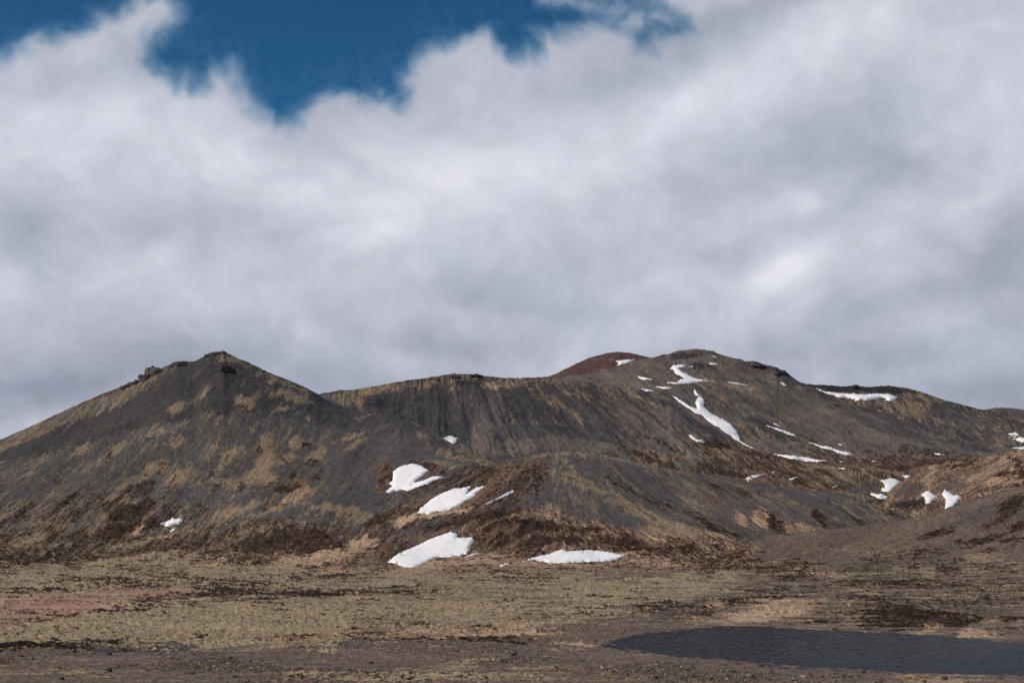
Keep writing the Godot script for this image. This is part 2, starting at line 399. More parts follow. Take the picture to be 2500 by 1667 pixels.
	blobs(C4, [[850, 620, 180, 22, 5, "M8H2"], [300, 620, 250, 14, 5, "M6H4"], [150, 760, 200, 18, 5, "H8M2"], [200, 700, 250, 12, 10, "H8M2"], [700, 680, 200, 12, 10, "H7M3"], [500, 740, 200, 14, 6, "H7M3"], [1000, 680, 120, 22, 15, "R5H4"], [1200, 600, 200, 16, 20, "R4H4S2"], [1500, 610, 250, 22, 15, "G5S3H2"],
		[1800, 640, 150, 45, 0, "H7E3"], [2050, 560, 200, 55, 10, "H8R1"], [2200, 640, 150, 36, 10, "H7R2"], [600, 870, 250, 8, -5, "H8M2"], [900, 790, 200, 5, 5, "H8M2"], [900, 870, 200, 9, -5, "H9M1"], [1200, 830, 120, 7, 15, "H7M3"], [1600, 880, 300, 20, 0, "H7M3"], [1000, 910, 300, 8, 0, "H6M4"], [300, 932, 250, 7, 2, "H8M2"],
		[1700, 930, 400, 12, 0, "H6M3"], [1670, 885, 40, 10, 0, "T6R3"], [1390, 905, 30, 7, 0, "T5R3"], [1500, 745, 100, 9, 0, "T7R2"], [2150, 720, 250, 32, 10, "T6R3"], [2300, 790, 120, 26, 10, "T6H2R2"], [2090, 765, 16, 10, 0, "H9R1"], [2200, 842, 250, 14, 0, "H6R3"],
		[800, 1035, 150, 11, 5, "T7R2"], [1150, 1035, 180, 8, 3, "T7R2"], [580, 940, 60, 10, 0, "T6R3"], [1300, 985, 350, 17, 3, "H7G2M1"], [1900, 960, 450, 26, 0, "H6G3M1"], [1000, 1068, 350, 7, 5, "H8M2"], [300, 1118, 250, 6, 5, "H7M3"], [80, 1020, 200, 12, 4, "T5P5"], [2100, 920, 300, 14, 0, "M7H3"],
		[2000, 1270, 260, 20, 0, "R5T2M3"], [1950, 1272, 120, 9, 0, "H5R4"], [200, 1342, 320, 16, 0, "H6M3"], [820, 1325, 60, 13, 0, "H9R1"], [500, 1332, 200, 11, 0, "H6M3"], [1200, 1307, 60, 8, 0, "H6R2"], [1050, 1320, 200, 8, 0, "H4M6"], [1400, 1260, 60, 6, 0, "H5M5"], [1800, 1080, 300, 5, 2, "H5M5"], [1950, 1015, 300, 6, 0, "S7M3"],
		[300, 1450, 500, 60, 0, "R2G6M2"], [500, 1510, 300, 8, 0, "R3M4G3"], [2100, 1430, 300, 30, 0, "M4G5"], [2150, 1520, 250, 36, 0, "M6G4"], [1050, 1552, 16, 8, 0, "T6R3"], [1440, 1545, 22, 9, 0, "T6R3"], [720, 1025, 16, 8, 0, "H9R1"], [740, 1475, 16, 10, 0, "K8H2"]])
	# the spur that runs down from the mountain, its crest mossy
	blobs(C2, [[300, 690, 260, 70, -10, "D6S3B1"], [640, 770, 170, 40, -32, "D5S4M1"], [500, 648, 60, 8, -35, "M8S2"], [600, 702, 70, 8, -32, "M8S2"], [700, 762, 80, 9, -31, "M8S2"], [800, 822, 80, 10, -30, "M8S2"], [900, 872, 80, 12, -26, "M8S2"], [1010, 912, 70, 12, -18, "M8S2"], [800, 870, 150, 9, -22, "M7S3"], [880, 900, 120, 9, -14, "M7S3"], [560, 760, 120, 8, -35, "M4D6"], [700, 850, 150, 12, -18, "M5S5"], [60, 760, 110, 14, 10, "M7D3"], [100, 820, 90, 16, 25, "M7D3"], [160, 610, 60, 8, 20, "M5D5"]])
	# the hill in the middle and its foot
	blobs(C5, [[300, 130, 80, 55, 60, "R4H5"], [600, 90, 120, 34, -20, "H6R2M1"], [280, 225, 40, 26, 0, "R6H3"], [720, 70, 150, 24, -15, "S5M5"], [900, 50, 150, 14, -20, "M7S3"], [60, 120, 140, 100, 30, "S7D3"], [200, 150, 90, 55, 40, "R3S6"], [450, 290, 260, 20, 10, "S6H3"],
		[650, 350, 200, 34, 20, "H7R2"], [300, 420, 150, 44, 20, "H7M2"], [450, 392, 150, 28, 10, "H6R3"], [60, 380, 90, 30, 0, "M7S3"], [170, 400, 70, 26, 0, "M5S5"], [50, 450, 100, 30, 0, "S6M3"], [560, 432, 190, 17, 10, "T6R3"], [430, 480, 60, 16, 20, "T7R3"], [800, 400, 100, 12, 15, "T5R4"],
		[1120, 180, 150, 44, 25, "R6H2S2"], [900, 300, 150, 34, 25, "R5H4"], [800, 250, 120, 20, 20, "H6R3"], [700, 550, 200, 15, 25, "R7H2"], [550, 575, 120, 12, 25, "R6H3"], [540, 532, 130, 22, 20, "S8H2"], [900, 465, 350, 26, 12, "H8R1"], [1250, 500, 250, 44, 5, "H8E1"], [1100, 570, 200, 44, 5, "H5R4"], [1000, 640, 150, 36, 10, "R5H4"],
		[1680, 525, 120, 22, -5, "H9E1"], [1500, 595, 200, 26, 0, "H8R1"], [1900, 610, 200, 20, -3, "H7M2"], [2150, 662, 250, 22, -3, "H7R2"], [1300, 625, 150, 26, 0, "H6R3"], [1120, 540, 120, 16, 20, "R6H2"], [1460, 370, 90, 24, -5, "M7S3"], [1450, 450, 110, 20, -10, "M5H3S2"], [1320, 330, 80, 40, 0, "S6M2H2"],
		[1700, 250, 250, 12, -20, "M8S2"], [1900, 330, 300, 15, -22, "M8S2"], [2000, 400, 300, 16, -22, "M7S3"], [2200, 500, 250, 26, -15, "M8S2"], [1600, 170, 150, 12, -20, "M7S3"], [1500, 130, 100, 10, -10, "M6S4"], [2250, 560, 200, 26, -8, "M8S2"], [1800, 430, 260, 46, -10, "S8M2"], [2100, 190, 250, 50, -25, "S8M2"], [2000, 262, 250, 7, -25, "H7S3"], [2250, 345, 200, 8, -25, "H7M3"], [1750, 300, 160, 10, -15, "S8M2"], [1620, 50, 160, 26, -15, "S7D2M1"], [1500, 40, 60, 26, 0, "S6M4"], [1350, 20, 90, 7, 12, "M7S3"], [1480, -2, 100, 7, 3, "M7S3"], [1650, -4, 110, 7, -4, "M7S3"], [1820, 12, 100, 7, -14, "M7S3"], [1960, 44, 100, 7, -18, "M7S3"], [2120, 86, 110, 7, -16, "M7S3"], [2280, 124, 110, 7, -12, "M7S3"],
		[130, 620, 120, 36, 20, "T6R3"], [50, 700, 80, 18, 10, "T6R3"], [200, 725, 200, 46, 10, "R4G3H3"], [650, 770, 300, 20, 5, "T6R3"], [1000, 742, 200, 17, 3, "T5R4"], [1400, 765, 400, 12, 0, "T5R4"], [2200, 752, 200, 10, 0, "T6R3"], [1850, 705, 200, 10, 0, "T4R4H2"], [1600, 640, 200, 10, 0, "R5T2H3"],
		[1250, 850, 250, 11, 0, "H7M3"], [350, 940, 350, 15, 0, "H6R3"], [500, 1040, 200, 8, 0, "H5M5"], [1200, 925, 200, 11, 0, "G7M3"], [1100, 970, 200, 8, 0, "G6H2M2"], [1000, 1000, 300, 7, 0, "G6M4"], [1700, 940, 250, 22, 0, "M9G1"], [1500, 1030, 250, 9, 0, "G6M4"], [1700, 1092, 350, 11, 0, "H7M3"], [2000, 830, 280, 22, 0, "G8M2"], [2100, 1000, 200, 11, 0, "G5M5"],
		[2200, 1060, 200, 22, 0, "H5R3G2"], [600, 1070, 600, 45, 0, "M9G1"], [300, 1182, 250, 10, 0, "G6M4"], [100, 982, 110, 6, 0, "T7R2"], [850, 880, 300, 6, 0, "G5M5"], [600, 905, 250, 6, 0, "H5M5"],
		[560, 1242, 480, 34, 0, "T5R5"], [1100, 1222, 360, 34, 0, "R5T4H1"], [1450, 1232, 150, 15, 0, "R6G3"], [980, 1195, 100, 8, 0, "H7R3"], [300, 1290, 250, 11, 0, "M4H4"], [900, 1290, 400, 8, 0, "H5G3"], [1570, 1305, 120, 7, 0, "M4T3G3"], [1250, 1235, 120, 8, 0, "H5R4"],
		[900, 1420, 300, 12, 0, "M5G5"], [500, 1480, 300, 20, 0, "M5G5"], [1000, 1530, 500, 30, 0, "M8G2"], [300, 1542, 350, 30, 0, "M8G2"], [1400, 1480, 300, 11, 0, "M4G6"], [1500, 1545, 200, 12, 0, "M4G6"], [1830, 1525, 22, 8, 0, "T6R3"]])
	blobs(C6, [[300, 130, 250, 12, -12, "M5S5"], [60, 90, 160, 18, -8, "M6S3"], [260, 240, 80, 17, -25, "H8S2"], [430, 280, 60, 10, -30, "H6S4"], [550, 270, 30, 7, 0, "H7S3"], [640, 455, 95, 44, -35, "H9R1"], [950, 430, 60, 22, -50, "H8S2"], [990, 475, 30, 22, 0, "H7S3"], [1110, 390, 80, 12, -15, "H6M4"], [1380, 400, 80, 18, -20, "H7M3"],
		[1500, 425, 80, 15, -15, "H6M3"], [1200, 460, 60, 22, 0, "H4R3S3"], [550, 430, 60, 40, -40, "T6R4"], [420, 420, 50, 22, -45, "T5R4"], [850, 490, 120, 24, -5, "R6T2S2"], [1080, 480, 100, 16, 0, "R4S4H2"], [250, 370, 200, 34, -45, "S4R4"], [200, 500, 150, 18, -30, "H8R1"], [350, 550, 120, 12, -10, "H7R2"], [100, 430, 90, 14, -30, "H5S5"],
		[150, 553, 200, 16, -15, "M6T3"], [1250, 340, 120, 10, -12, "M6S3"], [1600, 420, 50, 8, -15, "M5T3"], [500, 200, 200, 26, -20, "S7R2"], [900, 330, 200, 34, -20, "S8R1"], [1250, 400, 100, 20, -15, "S6M2H2"],
		[1000, 600, 500, 45, 5, "G6R3"], [2000, 420, 300, 36, 15, "S6G4"], [1750, 470, 250, 14, 12, "R4G6"], [1770, 550, 120, 20, 15, "H9R1"], [1900, 605, 50, 10, 0, "H7G3"], [2150, 475, 100, 24, 20, "H5R3G2"], [2270, 350, 100, 50, 30, "H6E3"], [2200, 560, 250, 11, 15, "H9E1"], [2050, 602, 90, 15, 10, "H8G2"], [2300, 590, 120, 17, 10, "H8G2"],
		[2320, 500, 60, 26, 20, "H9E1"], [1500, 690, 250, 9, 3, "H6M3"], [1700, 690, 120, 10, 5, "H8M2"], [2120, 680, 60, 7, 5, "H7M3"], [1340, 745, 80, 11, 5, "H8G2"], [1900, 740, 140, 10, 0, "H8M2"], [2200, 772, 120, 11, 0, "H8M2"], [1100, 660, 300, 7, 0, "M3T2G5"], [1600, 770, 80, 11, 0, "H8G2"], [1800, 778, 100, 9, 0, "H8M2"],
		[2100, 720, 200, 26, 0, "M6G4"], [1250, 792, 150, 16, 0, "E6H3"], [1650, 812, 200, 12, 0, "M6G4"], [1500, 672, 160, 8, 0, "M5G5"], [550, 795, 190, 9, 0, "E6H4"], [980, 830, 120, 5, 0, "T4R4"], [1380, 855, 250, 9, 0, "E8M2"], [800, 850, 180, 11, 0, "H8R2"], [1500, 895, 350, 13, 0, "H8R1"], [1150, 890, 120, 9, 0, "H6G4"], [200, 870, 250, 20, 0, "M6G4"],
		[150, 930, 250, 11, 0, "M6G3"], [700, 955, 300, 10, 0, "H5M3G2"], [1300, 987, 200, 14, 0, "H9R1"], [1800, 1010, 300, 11, 0, "H7G3"], [500, 1000, 250, 10, 0, "H6M3"], [2100, 920, 250, 20, 0, "H5M4"], [1900, 960, 300, 12, 0, "G6M3"], [2200, 1010, 200, 11, 0, "H7G3"], [1150, 1042, 120, 14, 0, "G8M2"], [700, 900, 300, 10, 0, "G6M4"],
		[650, 1068, 240, 42, 5, "T9R1"], [450, 1100, 150, 20, 0, "T8R2"], [100, 1142, 130, 11, 5, "T7R3"], [550, 1142, 250, 16, 0, "R5T3G2"], [215, 1030, 60, 6, 0, "T8R2"], [990, 1010, 50, 6, 0, "T8R2"], [1165, 1005, 20, 5, 0, "T8R2"], [300, 1058, 60, 16, 0, "R6H3"], [100, 1100, 200, 11, 0, "H6R3"], [860, 1110, 100, 10, 0, "M4T3G2"], [950, 1132, 150, 10, 0, "H5G4"], [670, 1080, 24, 9, 0, "R5H4"],
		[1600, 1120, 350, 52, 0, "H7G2R1"], [2000, 1080, 300, 26, 0, "G5H4"], [1900, 1162, 100, 22, 0, "H9R1"], [1550, 1172, 250, 17, 0, "H6G3"], [2250, 1150, 100, 16, -20, "H5G4"], [1690, 1207, 80, 11, 5, "T7R2"], [2000, 1225, 100, 20, 5, "T7R2"], [2150, 1220, 40, 8, 0, "T6R3"], [2210, 1200, 100, 11, 0, "H6R3"], [1000, 1172, 250, 14, 0, "G8R2"], [2250, 1272, 150, 18, 0, "G9R1"],
		[1700, 1532, 300, 9, 0, "M4T2G4"], [2000, 1552, 300, 9, 0, "M4G6"], [300, 1500, 300, 10, 0, "R3G7"]])
	# the hills behind: a map of their own
	cover = cover_far
	area(WHOLE, "D6S3B1", [780, 900, 1340, 900, 1420, 925, 1640, 960, 1830, 1090, 1700, 1180, 1208, 1140, 1000, 1040, 900, 1018])
	area(WHOLE, "B5S4M1", [1341, 924, 1440, 905, 1560, 890, 1616, 876, 1700, 850, 1960, 930, 2200, 1036, 2500, 1103, 2880, 1130, 2880, 1180, 1980, 1180, 1700, 1160, 1500, 1130, 1650, 970, 1500, 945])
	area(WHOLE, "R4H4M2", [1480, 1110, 1640, 1075, 1760, 1075, 1900, 1110, 2200, 1110, 2500, 1120, 2500, 1260, 2240, 1260, 1900, 1200, 1640, 1160])
	area(WHOLE, "C8R1S1", [1330, 850, 1616, 850, 1616, 880, 1570, 890, 1491, 900, 1341, 924])
	area(WHOLE, "D5S3M2", [1955, 936, 2050, 930, 2220, 940, 2400, 1000, 2880, 1020, 2880, 1110, 2500, 1102, 2340, 1075, 2200, 1034, 2085, 993])
	area(WHOLE, "R5T3H2", [2155, 1265, 2165, 1205, 2200, 1170, 2270, 1148, 2380, 1125, 2500, 1098, 2880, 1050, 2880, 1200, 2440, 1200, 2300, 1240, 2240, 1262])
	blobs(C2, [[100, 460, 150, 30, 5, "M6D3"], [350, 408, 200, 20, 12, "M6D3"], [600, 368, 200, 20, 8, "M5D4"], [850, 348, 250, 22, 0, "M4D5"], [1040, 390, 60, 26, 0, "T4M5"], [1150, 380, 100, 20, 0, "M6D4"], [1300, 360, 200, 10, 0, "M7D3"], [120, 525, 45, 32, 0, "M7S2"], [30, 520, 40, 36, 0, "M6D4"], [250, 500, 40, 14, -60, "M4D6"], [480, 490, 40, 24, 70, "M4D6"], [800, 420, 40, 30, 70, "M5D5"],
		[1300, 400, 120, 11, -50, "M6D4"], [1400, 440, 120, 10, -45, "M6D4"], [1550, 420, 150, 11, -40, "M6D4"], [1700, 450, 180, 11, -35, "M6D4"], [1850, 430, 200, 11, -30, "M6D4"], [2050, 480, 200, 14, -28, "M6B3"], [1620, 590, 60, 13, -45, "M5S5"], [1180, 600, 50, 8, -60, "M5D5"], [1350, 650, 60, 10, -50, "M5D5"], [1250, 500, 100, 8, -55, "M4D6"], [1500, 500, 100, 8, -45, "M5D5"],
		[1750, 550, 150, 10, -40, "M4S4"], [2200, 600, 120, 20, -30, "M5B4"], [2250, 520, 150, 10, -30, "M6B4"], [2000, 600, 300, 50, -35, "B6D3M1"], [2150, 750, 300, 60, -25, "B7M2"], [1900, 700, 200, 50, -40, "B4D4S2"], [1450, 760, 200, 50, -60, "D9S1"], [600, 560, 150, 50, 60, "D8S2"], [1000, 680, 220, 80, 70, "B5S4"], [950, 840, 240, 46, 0, "B7S3"], [1700, 820, 280, 46, -10, "B8S2"], [1300, 830, 250, 46, 0, "B6S4"],
		[2200, 780, 200, 7, -20, "H7B3"], [1900, 830, 120, 11, -35, "H8B2"], [1970, 880, 60, 10, -30, "H7B3"], [2150, 930, 150, 10, -15, "H8B2"], [2250, 950, 120, 10, -8, "H8B2"], [1690, 740, 50, 7, -30, "H5B4"], [850, 372, 60, 26, 0, "K4D5"], [250, 520, 100, 36, 0, "D8K1"], [920, 340, 60, 14, 0, "K5M3"], [1800, 215, 80, 10, 0, "M3C6"], [2100, 255, 100, 24, 0, "B6M3"], [1950, 260, 100, 10, 10, "B4C4M2"]])
	blobs(C3, [[40, 192, 110, 22, 8, "K9C1"], [230, 190, 40, 9, 0, "K6M3"], [170, 268, 80, 22, 0, "K5D5"], [160, 232, 120, 10, 0, "M5B4"], [350, 280, 150, 34, -25, "B5M4"], [600, 272, 150, 8, -12, "K7B2"], [700, 318, 60, 9, -25, "K8B2"], [500, 450, 300, 34, -30, "B7M2"], [700, 500, 350, 26, -28, "B8S1"], [330, 385, 200, 16, -10, "M5T2B2"], [250, 480, 150, 40, -40, "S4M4"],
		[600, 700, 150, 50, -30, "D6M3"], [530, 650, 60, 20, -30, "D8M2"], [500, 700, 110, 44, -45, "M3D5"], [430, 700, 60, 20, -55, "R4H3B3"], [800, 785, 150, 34, -20, "D6M2"], [900, 830, 150, 14, -15, "B5M4"], [1100, 620, 400, 44, -28, "B7M2"], [1400, 700, 400, 34, -22, "S5B4"], [1700, 760, 300, 20, -15, "S6B3"], [1900, 790, 300, 11, -10, "D7S3"], [1500, 770, 250, 16, -15, "B6M2"],
		[860, 750, 70, 10, -25, "H9B1"], [1100, 872, 250, 8, -8, "H7B2"], [1300, 850, 200, 8, -10, "H5B4"], [1700, 850, 300, 8, -5, "H6S3"], [1500, 900, 400, 10, -3, "H6R2M2"], [1700, 935, 350, 16, 0, "H7R2"], [250, 800, 100, 20, -15, "H7R2"], [600, 880, 200, 16, -10, "H7R2"], [300, 980, 200, 17, -5, "H8R1"], [700, 950, 150, 17, 0, "R5H4"], [400, 920, 300, 26, -10, "H5M3R1"], [1000, 920, 300, 8, -3, "R5H4"],
		[900, 962, 150, 10, 0, "M7T1R2"], [1100, 1002, 250, 11, 0, "M7H2"], [1500, 985, 150, 9, 0, "M7S3"], [1200, 1042, 300, 20, 0, "H4M4"], [900, 1062, 200, 14, 5, "M4H4"], [1220, 1095, 150, 34, 20, "S6G3"], [1000, 1130, 60, 9, 15, "R6T3"], [1150, 1150, 200, 24, -10, "S6M3"], [800, 1000, 250, 10, 0, "H6R3"], [100, 870, 120, 24, -10, "B5M4"], [50, 940, 80, 24, 0, "S5B4"],
		[2100, 930, 300, 16, 17, "T4R5"], [1900, 1000, 250, 11, 20, "H5R4"], [2200, 1050, 200, 20, 15, "T4H4R2"], [2050, 1010, 150, 12, 15, "T5R4"], [1850, 1080, 120, 34, 10, "G6R2"], [1560, 1110, 110, 60, 10, "G5S3R2"], [1700, 1030, 60, 28, 45, "T5R4"], [1600, 1205, 140, 30, 5, "R4H5"], [1550, 1193, 140, 8, 5, "K5H5"], [1530, 1218, 120, 8, 5, "K6H4"], [1650, 1250, 34, 8, 60, "K9H1"],
		[1560, 1245, 120, 12, 0, "R4H4T1"], [1740, 1230, 60, 44, 40, "R5H4"], [2250, 1000, 100, 17, 10, "H6R3"], [2200, 1090, 150, 10, 10, "H6R3"], [1860, 1150, 60, 24, 40, "G6T2"], [2290, 905, 50, 14, -30, "K3H6"], [2330, 960, 40, 14, -30, "K3H6"], [2330, 1000, 60, 16, -10, "H7R2"],
		[1250, 520, 250, 16, 0, "K4M4D2"], [1700, 600, 300, 50, -20, "D4M4S2"], [1550, 540, 150, 20, 0, "M5D4"], [1600, 600, 100, 24, -10, "M6D4"], [2000, 650, 300, 44, -15, "S6B3"], [2150, 692, 80, 12, 0, "R5T3"], [2200, 765, 150, 26, 0, "B5R3H2"], [1650, 470, 150, 20, -15, "S5M4"]])
	cover = cover_far
	area(C3, "K8D2", [820, 376, 1080, 396, 1200, 392, 1420, 398, 1640, 440, 1560, 455, 1450, 448, 1000, 428, 890, 405])


# ---------------------------------------------------------------- terrain
func along(points: Array, x: float, k: int) -> float:
	if x <= points[0][0]:
		return points[0][k]
	for i in range(1, points.size()):
		if x <= points[i][0]:
			var t: float = (x - points[i - 1][0]) / (points[i][0] - points[i - 1][0])
			return lerpf(points[i - 1][k], points[i][k], t)
	return points[points.size() - 1][k]


func blurred(a: PackedFloat32Array, r: int) -> PackedFloat32Array:
	if r < 1:
		return a
	for pass_no in 2:
		var sum := PackedFloat64Array()
		sum.resize(a.size() + 1)
		for i in a.size():
			sum[i + 1] = sum[i] + a[i]
		var b := PackedFloat32Array()
		b.resize(a.size())
		for i in a.size():
			var lo := maxi(0, i - r)
			var hi := mini(a.size() - 1, i + r)
			var m := mini(i - lo, hi - i)
			b[i] = (sum[i + m + 1] - sum[i - m]) / (2 * m + 1)
		a = b
	return a


# A stretch of land given by lines across it, from near to far; each line is a list of [pixel column, pixel row, depth].
# Between the lines the height follows a monotone curve, so crests stay crests and hollows hollows.
func prepare(called: String, x0: float, x1: float, step: float, lines: Array, rows: Array, soft: Array, how: Dictionary) -> Dictionary:
	var cols := int((x1 - x0) / step) + 1
	var hs := []
	var ds := []
	for n in lines.size():
		var h := PackedFloat32Array()
		var d := PackedFloat32Array()
		h.resize(cols)
		d.resize(cols)
		for c in cols:
			var x := x0 + c * step
			if lines[n] is Dictionary:   # a line that follows the one before it: farther and lower
				d[c] = ds[n - 1][c] + lines[n].farther
				h[c] = maxf(hs[n - 1][c] - lines[n].lower, lines[n].get("least", -4.0))
			else:
				d[c] = along(lines[n], x, 2)
				h[c] = EYE + (HORIZON - along(lines[n], x, 1)) / F * d[c]
		hs.append(blurred(h, int(soft[n] / step)))
		ds.append(blurred(d, int(60.0 / step)))
	var total := 1
	for r in rows:
		total += r
	var l := {"called": called, "x0": x0, "step": step, "cols": cols, "rows": total, "hs": hs, "ds": ds, "seg": rows, "how": how, "lines": lines.size()}
	layers[called] = l
	return l


func pond_depth(x: float, y: float) -> float:
	# how far inside the pond's outline, in pixels (negative outside)
	var ragged := n_fine.get_noise_2d(x * 0.035, 3.0) * 2.2 + n_fine.get_noise_2d(x * 0.16, 8.0) * 1.1
	var top := along(SHORE_FAR, x, 1) + ragged
	var bottom := along(SHORE_NEAR, x, 1) + ragged * 1.6
	if x < 1491.0:
		return -Vector2((1491.0 - x) * 0.5, y - 1567.0).length()
	return minf(y - top, bottom - y)


const SHORE_FAR := [[1491, 1567], [1530, 1556], [1580, 1547], [1660, 1539], [1749, 1531], [1839, 1530], [1910, 1534], [2017, 1540], [2106, 1543], [2196, 1546], [2285, 1552], [2374, 1560], [2500, 1573], [2620, 1592], [2720, 1622]]
const SHORE_NEAR := [[1491, 1567], [1515, 1576], [1570, 1589], [1660, 1602], [1767, 1607], [1839, 1615], [1928, 1621], [1999, 1627], [2089, 1632], [2196, 1638], [2267, 1642], [2374, 1643], [2500, 1647], [2620, 1644], [2720, 1622]]


